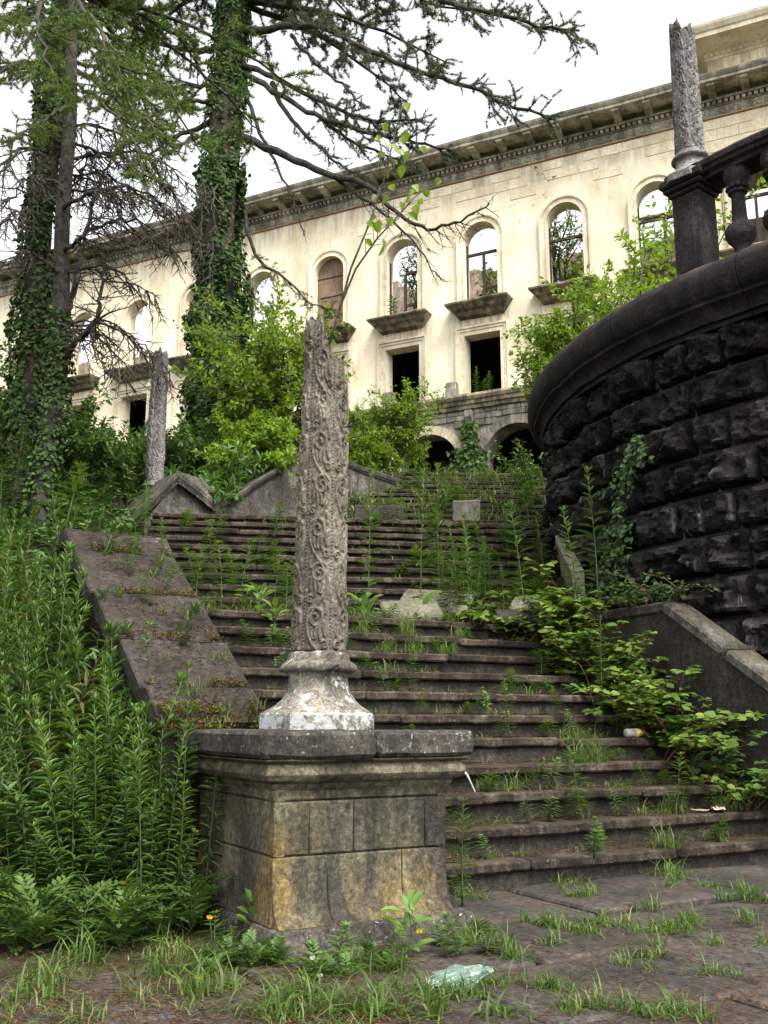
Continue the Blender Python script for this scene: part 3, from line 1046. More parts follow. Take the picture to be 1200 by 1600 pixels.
def ang_of(px, Y):
    p = at(px, 700, Y)
    return math.atan2(p.y - BC.y, p.x - BC.x)


A0, A1 = R(146), R(262)        # seen arc, from the far left edge round to the right of the frame
for c in range(11):
    z1 = zt - c * CH; z0 = z1 - CH
    a = A0 - rg.uniform(0, .1)
    while a < A1:
        wl = rg.uniform(.34, .78)
        da = wl / 4.95
        mb = MB()
        nu, nv = 20, 14
        g = .013
        ph = rg.uniform(0, 50); bul = rg.uniform(.03, .13)
        sk, sk2 = rg.uniform(-.35, .35), rg.uniform(-.2, .5)
        for iv in range(nv):
            for iu in range(nu):
                u = iu / (nu - 1); v = iv / (nv - 1)
                uu = 2 * u - 1; v2 = 2 * v - 1
                pil = (1 - abs(uu) ** 10) * (1 - abs(v2) ** 8)
                q = Vector((u * wl * 3.4 + ph, v * CH * 3.4, ph * .3))
                wq = q + Vector((noise.noise(q * 1.1), noise.noise(q * 1.1 + Vector((9, 0, 0))), 0)) * .5
                fac = noise.voronoi(wq * 1.15)[0][0]
                rid = 1 - abs(noise.noise(wq * 1.4))
                out = pil * (bul * (1 + sk * uu - sk2 * v2 * .6) + .12 * (fac - .4) + .10 * (rid - .7) + .075 * noise.noise(q * 2.7) + .045 * noise.noise(q * 6.0) + .02 * noise.noise(q * 13.0))
                out = max(-.02, out)
                if iu in (0, nu - 1) or iv in (0, nv - 1): out = -.03
                r = 4.885 + out
                aa = a + g / 4.9 + (da - 2 * g / 4.9) * u
                mb.v.append((r * math.cos(aa), r * math.sin(aa), z0 + g + (CH - 2 * g) * v))
        for iv in range(nv - 1):
            for iu in range(nu - 1):
                q_ = iv * nu + iu
                mb.face((q_, q_ + 1, q_ + nu + 1, q_ + nu))
        mb.build('rough_block', M['black'], bas, smooth=True, angle=R(30))
        a += da
# cornice: stones of a rounded profile
prof = [(4.80, 4.17), (4.99, 4.17), (4.995, 4.215), (5.03, 4.22), (5.035, 4.265), (5.05, 4.30), (5.085, 4.335), (5.125, 4.35), (5.13, 4.38), (5.165, 4.40), (5.195, 4.455),
        (5.21, 4.53), (5.20, 4.61), (5.165, 4.68), (5.11, 4.73), (5.04, 4.755), (4.6, 4.76), (4.6, 4.17)]
prof = [(r_, z_ + .2) for r_, z_ in prof]
a = A0 - R(8)
while a < A1:
    da = rg.uniform(1.1, 1.5) / 5.1
    fr = []
    n = 12
    for i in range(n + 1):
        aa = a + .001 + (da - .002) * i / n
        fr.append(((0, 0, 0), (math.cos(aa), math.sin(aa), 0), (0, 0, 1)))
    mb = MB(); mb.sweep(prof, fr, jit=.014, js=4)
    mb.f = [tuple(reversed(f)) for f in mb.f]
    mb.build('cornice_stone', M['black_c'], bas, smooth=True, angle=R(40))
    a += da
mb = MB(); mb.lathe([(4.7, 4.4), (4.7, 4.92)], 64); mb.build('terrace', M['soil'], bas)

# balustrade on the bastion
PIER_A = math.atan2(8.48 - BC.y, 2.90 - BC.x) % (2 * math.pi)
RB = 4.90
bal = tag(empty('balustrade', BC + Vector((0, 0, 4.945))), 'dark stone balustrade with bulging balusters on top of the bastion', 'balustrade')
fr = []
aR0 = PIER_A + .19 / RB; aR1 = R(265)
for i in range(31):
    aa = aR0 + (aR1 - aR0) * i / 30
    fr.append(((0, 0, 0), (math.cos(aa), math.sin(aa), 0), (0, 0, 1)))
rp = [(RB - .17, .86), (RB + .10, .86), (RB + .11, .89), (RB + .15, .91), (RB + .155, .94), (RB + .18, .955), (RB + .185, 1.0), (RB + .16, 1.03), (RB + .05, 1.05), (RB - .12, 1.05), (RB - .19, 1.02), (RB - .19, .93)]
mb = MB(); mb.sweep(rp, fr, jit=.006, js=5); mb.f = [tuple(reversed(f)) for f in mb.f]
mb.build('handrail', M['rail'], bal, smooth=True, angle=R(35))
bp_ = [(.10, -.03), (.10, .03), (.075, .05), (.06, .09), (.075, .135), (.115, .18), (.135, .23), (.135, .27), (.115, .32), (.075, .355), (.066, .40), (.062, .50), (.058, .59), (.062, .625), (.085, .635), (.088, .65), (.075, .665), (.078, .71), (.095, .745), (.112, .765), (.115, .81), (.115, .862)]
mbb = MB(); mbb.lathe(bp_, 20)
bme = mbb.mesh('baluster', M['rail'], True, R(40))
mbb = MB()
for k in range(10):
    aa = 2 * math.pi * k / 10
    mbb.lathe([(.004, -.026), (.018, -.02), (.026, 0), (.018, .02), (.004, .026)], 8, (.082 * math.cos(aa), .082 * math.sin(aa)))
beadme = mbb.mesh('bead_ring', M['rail'], True)
i = 0
aa = PIER_A + .46 / RB
while aa < R(262):
    o = link('baluster', bme, bal, (RB * math.cos(aa), RB * math.sin(aa), 0), (0, 0, aa))
    link('bead_ring', beadme, o, (0, 0, .69))
    aa += .355 / RB
# pier
pier = empty('pier', (RB * math.cos(PIER_A), RB * math.sin(PIER_A), 0), PIER_A + R(6), bal)
mb = MB(); mb.block(-.145, .145, -.145, .145, -.03, .80, .015, .006, 4, 3); mb.build('shaft', M['rail'], pier)
mb = MB(); mb.block(-.12, .153, -.085, .085, .02, .78, .01, .004, 4, 3); mb.build('face_panel', M['rail'], pier)
mb = MB()
for (w, z0, z1) in ((.17, .795, .84), (.20, .841, .885), (.225, .886, .975), (.19, .976, 1.03)):
    mb.block(-w, w, -w, w, z0, z1, .018, .006, 4, 3)
mb.build('cap', M['rail'], pier)


def top_r(t):
    return 1.46 + .07 * (1 if math.cos(t - 2.6) > .1 else -.2) + .03 * math.sin(5 * t) + .02 * math.sin(11 * t)


def small_col(loc, name_label, mat, topf, h, scale, seed, tone):
    c = tag(empty('carved_column', loc), name_label, 'column')
    c.scale = (scale, scale, scale)
    link('shaft', shaft_mesh('shaft', mat, 120, 330, h, .1345, .108, topf, panels=6, period=.46, amp=.02, seed=seed, rot=R(40)), c, (0, 0, .388))
    base_parts(c, 1.0, (mat, mat, mat))
    return c


pl = BC + Vector((RB * math.cos(PIER_A), RB * math.sin(PIER_A), 4.945 + 1.03 - .12))
small_col(pl, 'grey broken carved column standing on the balustrade pier at right', M['column_dark'], top_r, 1.7, .90, 9, 0)


def top_l(t):
    return 2.10 + .05 * math.sin(3 * t) + .03 * math.sin(8 * t)


lc = at(243, 712, 14.6)
small_col((lc.x, lc.y, lc.z - .80), 'grey carved column rising from ivy at left in the middle distance', M['column_dark'], top_l, 2.1, .98, 4, 0)

# ------------------------------------------------------------------ walls with moulded coping at the head of the upper flight


def coped_wall(name, label, pts, width, drop, mat_c, mat_w, thick=.16, parent=None, side=None):
    """wall along a 3-D line of coping points; width towards the back; moulded coping pieces"""
    root = tag(empty(name, pts[0]), label, 'wall') if parent is None else parent
    off = pts[0] if parent is None else parent.location
    for i in range(len(pts) - 1):
        a, b = Vector(pts[i]) - off, Vector(pts[i + 1]) - off
        d = b - a
        fl = Vector((d.x, d.y, 0)).normalized()
        back = Vector((-fl.y, fl.x, 0)) if side is None else Vector(side)
        prof = [(.06, -.16), (.04, -.16), (.035, -.11), (-.01, -.105), (-.02, -.075), (-.055, -.07), (-.07, -.035), (-.075, 0), (-.06, .015), (width, .02), (width, -.16)]
        L = d.length
        ncut = max(1, int(round(L / .9)))
        for j in range(ncut):
            p0 = a + d * (j / ncut + .002); p1 = a + d * ((j + 1) / ncut - .002)
            fr = [(p0 + (p1 - p0) * (q / 4), back, Vector((0, 0, 1))) for q in range(5)]
            mb = MB(); mb.sweep(prof, fr, jit=.012, js=4)
            mb.f = [tuple(reversed(f)) for f in mb.f]
            mb.build('coping_stone', mat_c, root)
        mb = MB()
        n = 6
        for q in range(n + 1):
            p = a + d * (q / n)
            for (w, z) in ((0.02, -.15), (width - .03, -.15), (width - .03, -.15 - drop), (0.02, -.15 - drop)):
                v = p + back * w + Vector((0, 0, z))
                mb.v.append(tuple(v + back * (.012 * nz(v, 5))))
        for q in range(n):
            for j in range(4):
                x = q * 4 + j; y = q * 4 + (j + 1) % 4
                mb.face((x, x + 4, y + 4, y))
        mb.face((0, 1, 2, 3)); l = n * 4; mb.face((l + 3, l + 2, l + 1, l))
        mb.build('wall_body', mat_w, root)
    return root


# gabled end block above the ramp
g0 = at(188, 818, 13.55); g1 = at(278, 735, 14.3); g2 = at(356, 794, 14.05)
W1 = tag(empty('gabled_block', (g1.x, g1.y, 3.6)), 'gabled stone block with two sloping coping slabs beside the ivy', 'wall')
o = Vector((g1.x, g1.y, 3.6))
lft = at(218, 826, 13.35); rgt = at(352, 830, 13.85)
mb = MB()
A = [Vector((lft.x, lft.y, 3.3)), Vector((g1.x, g1.y - .35, 3.3)), Vector((rgt.x, rgt.y, 3.3))]
pk = at(277, 752, 13.95)
body_pts = [at(232, 824, 13.4), at(277, 752, 13.95), at(277, 860, 13.7), at(350, 812, 14.1)]
m0 = MB()
F0 = [at(222, 822, 13.4), at(276, 748, 13.75), at(262, 850, 13.5), at(222, 850, 13.3)]
m0.v = [tuple(Vector(p) - o) for p in [at(226, 818, 13.4), at(277, 750, 13.85), at(268, 862, 13.75), at(226, 862, 13.3),
                                       at(180, 815, 14.4), at(240, 745, 15.2), at(240, 860, 15.2), at(170, 860, 14.4), at(352, 806, 14.6), at(352, 862, 14.6)]]
m0.f = [(3, 2, 1, 0), (0, 1, 5, 4), (7, 3, 0, 4), (1, 2, 9, 8), (5, 1, 8), (6, 7, 4, 5)]
m0.build('wall_body', M['wall2'], W1)
for pa, pb, wd, dr in ((at(190, 824, 13.3), at(278, 737, 13.75), Vector((-.55, .85, 0)), 1), (at(280, 737, 13.75), at(356, 795, 14.5), Vector((.2, .5, 0)), 1)):
    d = (pb - pa)
    n = 2
    for j in range(n):
        p0 = pa + d * (j / n + .003) - o; p1 = pa + d * ((j + 1) / n - .003) - o
        prof = [(.05, -.17), (0, -.17), (-.005, -.12), (-.035, -.115), (-.04, -.08), (-.075, -.07), (-.085, 0), (1.0 * wd.length, .03), (1.0 * wd.length, -.17)]
        fr = [(p0 + (p1 - p0) * (q / 4), wd.normalized(), Vector((0, 0, 1))) for q in range(5)]
        mb = MB(); mb.sweep(prof, fr, jit=.014, js=4); mb.f = [tuple(reversed(f)) for f in mb.f]
        mb.build('coping_slab', M['wall2'], W1)

c1 = [at(334, 800, 14.3), at(400, 752, 15.2), at(470, 708, 16.4), at(500, 697, 16.9)]
coped_wall('coped_wall', 'moss topped wall with moulded coping rising behind the carved column', c1, .75, 1.6, M['wall2'], M['wall2'], side=(-.55, .83, 0))
c2 = [at(504, 700, 16.9), at(560, 728, 17.6), at(630, 752, 18.6)]
coped_wall('coped_wall', 'wall with moulded coping falling towards the arch beside the far steps', c2, .35, 1.5, M['wall2'], M['wall2'], side=(.2, .9, 0))

# pale curved kerb between the upper flight and the bastion
krb = tag(empty('kerb', (0, 0, 0)), 'pale curved kerb stone between the upper steps and the black wall', 'kerb')
pts = [at(892, 893, 9.75), at(872, 848, 10.7), at(858, 808, 11.7), at(850, 772, 12.8)]
mb = MB()
fr = []
for i, p in enumerate(pts):
    fr.append((p, Vector((1, .1, 0)).normalized(), Vector((0, 0, 1))))
mb.sweep([(.04, -.45), (.0, -.02), (.02, 0), (.13, 0), (.13, -.45)], fr, jit=.02, js=3)
mb.f = [tuple(reversed(f)) for f in mb.f]
mb.build('kerb_stone', M['pale'], krb)

# ------------------------------------------------------------------ ruined building
RZB = R(-26)
BLD = tag(empty('ruined_building', (7.07, 35.8, 0), RZB), 'long cream ruined palace with arched upper windows and deep cornice', 'building')
NB0, NB1 = -4, 12
BAY = 3.5


def fac_mat():
    m, nt = new_mat('cream_facade')
    tc = nt.nodes.new('ShaderNodeTexCoord')
    sep = nt.nodes.new('ShaderNodeSeparateXYZ'); nt.links.new(tc.outputs['Object'], sep.inputs[0])
    cmb = nt.nodes.new('ShaderNodeCombineXYZ')
    nt.links.new(sep.outputs['X'], cmb.inputs[0]); nt.links.new(sep.outputs['Z'], cmb.inputs[1])
    br = nd(nt, 'ShaderNodeTexBrick', Scale=1.0)
    br.inputs['Color1'].default_value = (1, 1, 1, 1); br.inputs['Color2'].default_value = (.90, .88, .84, 1); br.inputs['Mortar'].default_value = (.62, .52, .36, 1)
    br.inputs['Mortar Size'].default_value = .008; br.inputs['Mortar Smooth'].default_value = .6
    br.inputs['Brick Width'].default_value = .95; br.inputs['Row Height'].default_value = .42
    br.offset = .42
    nt.links.new(cmb.outputs[0], br.inputs['Vector'])
    pos = tc.outputs['Object']
    n1 = tex_noise(nt, pos, .55, 8, .6)
    col = ramp(nt, n1, [(.28, (.56, .48, .33)), (.46, (.69, .62, .46)), (.68, (.76, .71, .57))]).outputs['Color']
    nj = tex_noise(nt, mapped(nt, pos, (1, 1, 1), (8, 1, 4)), .45, 4, .5)
    col = mixc(nt, ramp(nt, nj, [(.35, .05), (.65, .75)]).outputs['Color'], col, mixc(nt, 1.0, col, br.outputs['Color'], 'MULTIPLY'))
    ns = tex_noise(nt, mapped(nt, pos, (1.2, 1.2, .16), (3, 9, 4)), 1.5, 8, .68)
    col = mixc(nt, ramp(nt, ns, [(.50, 0.0), (.72, .5)]).outputs['Color'], col, (.40, .29, .16))
    ns2 = tex_noise(nt, mapped(nt, pos, (1, 1, .5), (13, 2, 7)), 2.6, 9, .75)
    col = mixc(nt, ramp(nt, ns2, [(.56, 0.0), (.72, .6)]).outputs['Color'], col, (.28, .22, .15))
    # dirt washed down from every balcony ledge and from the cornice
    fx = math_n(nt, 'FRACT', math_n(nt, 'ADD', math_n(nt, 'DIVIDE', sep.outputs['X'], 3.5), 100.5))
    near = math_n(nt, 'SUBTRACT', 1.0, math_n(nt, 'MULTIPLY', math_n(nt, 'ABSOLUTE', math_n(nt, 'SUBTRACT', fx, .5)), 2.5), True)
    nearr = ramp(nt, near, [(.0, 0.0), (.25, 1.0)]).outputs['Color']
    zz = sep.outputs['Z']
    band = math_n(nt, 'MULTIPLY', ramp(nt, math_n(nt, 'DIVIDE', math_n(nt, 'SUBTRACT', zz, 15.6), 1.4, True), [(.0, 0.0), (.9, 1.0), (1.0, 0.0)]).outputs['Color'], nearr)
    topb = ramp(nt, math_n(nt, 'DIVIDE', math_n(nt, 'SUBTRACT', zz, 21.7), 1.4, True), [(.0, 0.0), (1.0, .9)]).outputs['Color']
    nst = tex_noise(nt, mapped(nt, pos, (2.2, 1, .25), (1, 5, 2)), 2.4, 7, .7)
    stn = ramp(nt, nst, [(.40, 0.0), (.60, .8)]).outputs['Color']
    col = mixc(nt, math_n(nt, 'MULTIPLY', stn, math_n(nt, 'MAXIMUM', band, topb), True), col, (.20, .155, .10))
    bs = nd(nt, 'ShaderNodeBsdfPrincipled', Roughness=.9)
    bs.inputs['Specular IOR Level'].default_value = .15
    nt.links.new(col, bs.inputs['Base Color'])
    hb = math_n(nt, 'ADD', math_n(nt, 'MULTIPLY', br.outputs['Fac'], -.35), tex_noise(nt, pos, 9, 8, .7))
    bp = nd(nt, 'ShaderNodeBump', Strength=.3, Distance=.04)
    nt.links.new(hb, bp.inputs['Height']); nt.links.new(bp.outputs['Normal'], bs.inputs['Normal'])
    out = nt.nodes.new('ShaderNodeOutputMaterial'); nt.links.new(bs.outputs[0], out.inputs[0])
    return m


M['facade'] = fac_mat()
Z_LEDGE, Z_MID, Z_SILL, Z_SPR, Z_FRZ = 13.5, 16.95, 17.4, 20.25, 23.0
RO = .72                       # upper opening half width
LW, LT = .76, 16.15            # lower opening half width and head
NA = 14


def wall_bay(mb, xc, y, rev):
    xl, xr = xc - BAY / 2, xc + BAY / 2
    def Q(a, b, c, d): mb.quad((a[0], y, a[1]), (b[0], y, b[1]), (c[0], y, c[1]), (d[0], y, d[1]))
    # lower storey
    Q((xl, Z_LEDGE), (xc - LW, Z_LEDGE), (xc - LW, LT), (xl, LT))
    Q((xc + LW, Z_LEDGE), (xr, Z_LEDGE), (xr, LT), (xc + LW, LT))
    Q((xl, LT), (xr, LT), (xr, Z_SILL), (xl, Z_SILL))
    for (p, q) in (((xc - LW, Z_LEDGE), (xc - LW, LT)), ((xc - LW, LT), (xc + LW, LT)), ((xc + LW, LT), (xc + LW, Z_LEDGE))):
        mb.quad((p[0], y, p[1]), (p[0], y + rev, p[1]), (q[0], y + rev, q[1]), (q[0], y, q[1]))
    # upper storey
    Q((xl, Z_SILL), (xc - RO, Z_SILL), (xc - RO, Z_SPR), (xl, Z_SPR))
    Q((xc + RO, Z_SILL), (xr, Z_SILL), (xr, Z_SPR), (xc + RO, Z_SPR))
    Q((xl, Z_SPR), (xc - RO, Z_SPR), (xc - RO, Z_FRZ), (xl, Z_FRZ))
    Q((xc + RO, Z_SPR), (xr, Z_SPR), (xr, Z_FRZ), (xc + RO, Z_FRZ))
    arch = [(xc - RO * math.cos(math.pi * i / NA), Z_SPR + RO * math.sin(math.pi * i / NA)) for i in range(NA + 1)]
    for i in range(NA):
        a, b = arch[i], arch[i + 1]
        Q(a, b, (b[0], Z_FRZ), (a[0], Z_FRZ))
    path = [(xc - RO, Z_SILL)] + arch + [(xc + RO, Z_SILL)]
    for p, q in zip(path[:-1], path[1:]):
        mb.quad((p[0], y, p[1]), (p[0], y + rev, p[1]), (q[0], y + rev, q[1]), (q[0], y, q[1]))
    mb.quad((xc - RO, y, Z_SILL), (xc + RO, y, Z_SILL), (xc + RO, y + rev, Z_SILL), (xc - RO, y + rev, Z_SILL))


mb = MB()
for n in range(NB0, NB1 + 1):
    wall_bay(mb, -BAY * n, 0, .6)
X0, X1 = -BAY * NB1 - BAY / 2, -BAY * NB0 + BAY / 2
mb.quad((X0, 0, Z_FRZ), (X1, 0, Z_FRZ), (X1, 0, 24.2), (X0, 0, 24.2))
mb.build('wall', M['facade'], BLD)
# inner leaf of the front wall, floors and the ruined rear wall
mb = MB()
for n in range(NB0, NB1 + 1):
    xc = -BAY * n; y = .6; xl, xr = xc - BAY / 2, xc + BAY / 2
    for (a0, a1, z0, z1) in ((xl, xc - RO, Z_SILL, 22), (xc + RO, xr, Z_SILL, 22), (xl, xr, LT, Z_SILL), (xl, xc - LW, Z_LEDGE, LT), (xc + LW, xr, Z_LEDGE, LT)):
        mb.quad((a1, y, z0), (a0, y, z0), (a0, y, z1), (a1, y, z1))
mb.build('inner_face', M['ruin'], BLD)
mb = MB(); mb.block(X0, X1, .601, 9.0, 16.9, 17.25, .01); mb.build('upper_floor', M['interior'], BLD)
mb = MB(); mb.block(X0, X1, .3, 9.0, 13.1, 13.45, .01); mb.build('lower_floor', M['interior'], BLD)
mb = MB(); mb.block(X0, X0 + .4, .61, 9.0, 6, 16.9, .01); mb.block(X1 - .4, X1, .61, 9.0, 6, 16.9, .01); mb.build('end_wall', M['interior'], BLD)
mb = MB()
rgb = random.Random(3)
x = X0; prev = 21.6
tops = []
while x < X1 + .1:
    nn = -x / BAY
    t = 23.0 + .9 * noise.noise(Vector((x * .35, 1, 2))) + .35 * noise.noise(Vector((x * 1.9, 5, 2)))
    if 1.9 < nn < 3.9: t += .3
    if 4.2 < nn < 5.6: t -= 1.2
    if nn > 5.6: t -= .6
    tops.append((x, t)); x += .5
for (xa, ta), (xb, tb) in zip(tops[:-1], tops[1:]):
    mb.quad((xa, 8.6, 6), (xb, 8.6, 6), (xb, 8.6, ta), (xa, 8.6, ta))
    mb.quad((xb, 9.1, 6), (xa, 9.1, 6), (xa, 9.1, ta), (xb, 9.1, ta))
    mb.quad((xa, 8.6, ta), (xb, 8.6, ta), (xb, 9.1, ta), (xa, 9.1, ta))
    mb.quad((xb, 8.6, ta), (xb, 9.1, ta), (xb, 9.1, tb), (xb, 8.6, tb))
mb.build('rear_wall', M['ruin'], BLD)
# a leaning rusty shaft of plaster seen through the right-hand window
mb = MB(); mb.lathe([(1.0, 17.2), (.8, 19.5), (.5, 22.0), (.42, 23.6)], 14, (4.65, 3.2)); mb.build('rusty_shaft', M['rust'], BLD, smooth=True)

# window surrounds, ledges and frames, one of each per bay


def surround_upper():
    mb = MB()
    prof = [(0, -.005), (0, -.10), (.05, -.10), (.05, -.075), (.20, -.075), (.20, -.115), (.235, -.14), (.29, -.14), (.29, .02)]
    path = []
    for z in (Z_SILL + .02, Z_SPR - .01): path.append((-RO, z, -1, 0))
    for i in range(21):
        t = math.pi * i / 20
        path.append((-RO * math.cos(t), Z_SPR + RO * math.sin(t), -math.cos(t), math.sin(t)))
    for z in (Z_SPR - .01, Z_SILL + .02): path.append((RO, z, 1, 0))
    n = len(prof)
    for (x, z, dx, dz) in path:
        for (o_, y) in prof:
            mb.v.append((x + dx * o_, y, z + dz * o_))
    for i in range(len(path) - 1):
        for j in range(n - 1):
            a = i * n + j
            mb.face((a, a + 1, a + n + 1, a + n))
    return mb.mesh('window_surround', M['frame'], True, R(30))


def surround_lower():
    mb = MB()
    prof = [(0, -.005), (0, -.06), (.16, -.06), (.17, -.10), (.27, -.10), (.28, -.15), (.36, -.15), (.36, .02)]
    path = [(-LW, Z_LEDGE + .02, -1, 0), (-LW, LT, -1, 1), (LW, LT, 1, 1), (LW, Z_LEDGE + .02, 1, 0)]
    n = len(prof)
    for (x, z, dx, dz) in path:
        for (o_, y) in prof: mb.v.append((x + dx * o_, y, z + dz * o_))
    for i in range(len(path) - 1):
        for j in range(n - 1):
            a = i * n + j
            mb.face((a, a + 1, a + n + 1, a + n))
    return mb.mesh('door_surround', M['frame'])


def ledge_mesh(seed):
    mb = MB()
    prof = [(-.75, .40), (-.78, .36), (-.76, .30), (-.70, .28), (-.60, .22), (-.52, .13), (-.35, .07), (-.25, -.06), (.02, -.14), (.02, .40)]
    half = 1.32
    n = len(prof)
    xs_ = [-half, -half + .002, -half * .5, 0, half * .5, half - .002, half]
    for i, x in enumerate(xs_):
        for (y, z) in prof:
            taper = 1.0 - .30 * (1 - min(1, max(0, (z + .14) / .44)))
            p = Vector((x * taper, y, z))
            p += Vector((nz(p, 2.5, seed), nz(p, 2.5, seed + 4), nz(p, 2.5, seed + 8))) * .035
            mb.v.append(tuple(p))
    for i in range(len(xs_) - 1):
        for j in range(n):
            a = i * n + j; b = i * n + (j + 1) % n
            mb.face((a, b, b + n, a + n))
    mb.face(tuple(reversed(range(n)))); l = (len(xs_) - 1) * n; mb.face(tuple(range(l, l + n)))
    return mb.mesh('balcony_ledge', M['sill'])


su, sl = surround_upper(), surround_lower()
ledges = [ledge_mesh(s_) for s_ in (1, 12, 23)]
for n in range(NB0, NB1 + 1):
    xc = -BAY * n
    link('window_surround', su, BLD, (xc, 0, 0))
    link('door_surround', sl, BLD, (xc, 0, 0))
    link('balcony_ledge', ledges[n % 3], BLD, (xc, 0, Z_MID + .03))
# what is left of the wooden window bars
bars = {-2: [('t', 19.7), ('m', 0, 17.4, 19.7)], -1: [('t', 19.75), ('t', 19.60), ('m', .25, 17.4, 19.7), ('e', -.70)], 0: [('t', 19.6), ('e', -.70)], 1: [('t', 19.75), ('m', .02, 17.4, 19.75), ('h', 18.2), ('e', -.70)],
        2: [('m', .0, 17.4, 19.55), ('t2', 19.55), ('e', -.70), ('h', 18.1)], 4: [('e', -.70)], 6: [('e', .70)]}
for n, lst in bars.items():
    f_ = empty('window_frame', (-BAY * n, .3, 0), 0, BLD)
    for b in lst:
        mb = MB()
        if b[0] == 't': mb.block(-RO, RO, -.05, .05, b[1] - .06, b[1] + .06, .01, .01)
        elif b[0] == 't2': mb.block(0, RO, -.05, .05, b[1] - .06, b[1] + .06, .01, .01)
        elif b[0] == 'h': mb.block(.05, RO, -.04, .04, b[1] - .05, b[1] + .05, .01, .01)
        elif b[0] == 'm': mb.block(b[1] - .05, b[1] + .05, -.06, .06, b[2], b[3] - .061, .01, .01)
        else: mb.block(b[1] - .03, b[1] + .03, -.06, .06, 17.4, 20.2, .01, .01)
        mb.build('bar', M['wood'], f_)
mb = MB()
ar = [(-RO, Z_SILL + .01)] + [(-RO * math.cos(math.pi * i / NA), Z_SPR + RO * math.sin(math.pi * i / NA)) for i in range(NA + 1)] + [(RO, Z_SILL + .01)]
mb.v = [(x - BAY * 3, .22, z) for x, z in ar]; mb.f = [tuple(reversed(range(len(ar))))]
o_ = mb.build('boarding', M['board'], BLD)
for z in (18.3, 19.2, 20.1):
    mb = MB(); mb.block(-RO - BAY * 3, RO - BAY * 3, .19, .215, z - .02, z + .02, .003); mb.build('batten', M['wood'], o_)

# ashlar blocks that stand out under the frieze
rgb = random.Random(8)
ash = stone('facade_ashlar', (.56, .48, .34), (.68, .60, .45), (.75, .69, .55), .8, stain=(.46, .35, .2), stain_amt=.45, bump=.25, bump_scale=9, var=.08, speck=.2)
for row, (z0, z1) in enumerate(((22.55, 22.96), (22.1, 22.53), (21.62, 22.08))):
    x = -BAY * 2.6
    while x < BAY * 3.4:
        w = rgb.uniform(.65, 1.2)
        near = min(abs(x + w / 2 + BAY * k) for k in range(-4, 4))
        if not (row == 2 and near < 1.25) and rgb.random() < .75:
            mb = MB(); mb.block(x + .012, x + w - .012, -.022, .02, z0 + .008, z1 - .008, .012, .004); mb.build('ashlar_block', ash, BLD)
        x += w

# frieze, dentils, brackets and cornice
LEN = (X0, X1)


def run(prof, name, mat, x0=X0, x1=X1, parent=BLD, seg=40, jit=.012, js=.9, rev=True):
    mb = MB()
    fr = [((x0 + (x1 - x0) * i / seg, 0, 0), (0, 1, 0), (0, 0, 1)) for i in range(seg + 1)]
    mb.sweep(prof, fr, jit=jit, js=js)
    if rev: mb.f = [tuple(reversed(f)) for f in mb.f]
    return mb.build(name, mat, parent)


red = stone('red_fillet', (.24, .13, .08), (.36, .21, .13), (.44, .29, .18), 1.0, bump=.2, bump_scale=10, speck=.2)
run([(-.07, 22.99), (-.085, 23.0), (-.085, 23.04), (.01, 23.04), (.01, 22.99)], 'red_fillet', red)
run([(.01, 23.041), (-.05, 23.041), (-.06, 23.40), (-.12, 23.42), (-.12, 23.45), (.01, 23.45)], 'frieze', M['cornice'])
# running scroll carved on the frieze
orn = MB()
x = X0 + .2
while x < X1:
    pts = []
    for i in range(13):
        t = i / 12
        a_ = math.pi * (1.0 - 2.4 * t); r = .15 * (1 - .55 * t)
        pts.append((x + .17 + r * math.cos(a_) * 1.1, -.065, 23.22 + r * math.sin(a_)))
    orn.tube(pts, .028, 4)
    orn.tube([(x + .33, -.06, 23.09), (x + .40, -.075, 23.18), (x + .36, -.06, 23.32)], [.03, .04, .015], 4)
    x += .42
tag(orn.build('scroll_carving', M['cornice'], BLD), kind='stuff')
den = MB()
x = X0
while x < X1:
    den.block(x, x + .13, -.22, -.02, 23.455, 23.60, .02)
    x += .21
tag(den.build('dentil_row', M['cornice'], BLD), kind='stuff')
run([(.01, 23.61), (-.25, 23.61), (-.27, 23.66), (.01, 23.66)], 'bed_moulding', M['cornice'])
run([(.4, 23.90), (-1.0, 23.90), (-1.03, 23.92), (-1.03, 24.02), (-1.06, 24.04), (-1.12, 24.12), (-1.15, 24.20), (.4, 24.26)], 'cornice', M['cornice'], jit=.03)
brm = MB(); brm.sweep([(-.95, 23.89), (-.95, 23.80), (-.80, 23.77), (-.5, 23.72), (-.27, 23.67), (-.02, 23.67), (-.02, 23.89)], [((-.14, 0, 0), (0, 1, 0), (0, 0, 1)), ((.14, 0, 0), (0, 1, 0), (0, 0, 1))])
brm.f = [tuple(reversed(f)) for f in brm.f]
brme = brm.mesh('bracket', M['cornice'])
x = X0 + .6
while x < X1:
    link('bracket', brme, BLD, (x, 0, 0)); x += 1.167

# attic storey on the right
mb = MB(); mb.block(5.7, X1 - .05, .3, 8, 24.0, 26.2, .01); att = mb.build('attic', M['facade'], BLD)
run([(.31, 25.02), (.23, 25.02), (.20, 25.08), (.23, 25.14), (.31, 25.14)], 'string_course', M['frame'], 5.62, X1 - .06, att, 12, .0)


def box_cornice(prof, x0, x1, y0, y1, parent, name, mat):
    mb = MB(); n = len(prof)
    for (cx, cy, dx, dy) in ((x0, y1, -1, 0), (x0, y0, -1, -1), (x1, y0, 0, -1)):
        for (o_, z) in prof: mb.v.append((cx + dx * o_, cy + dy * o_, z))
    for i in range(2):
        for j in range(n - 1):
            a = i * n + j; mb.face((a, a + n, a + n + 1, a + 1))
    return mb.build(name, mat, parent)


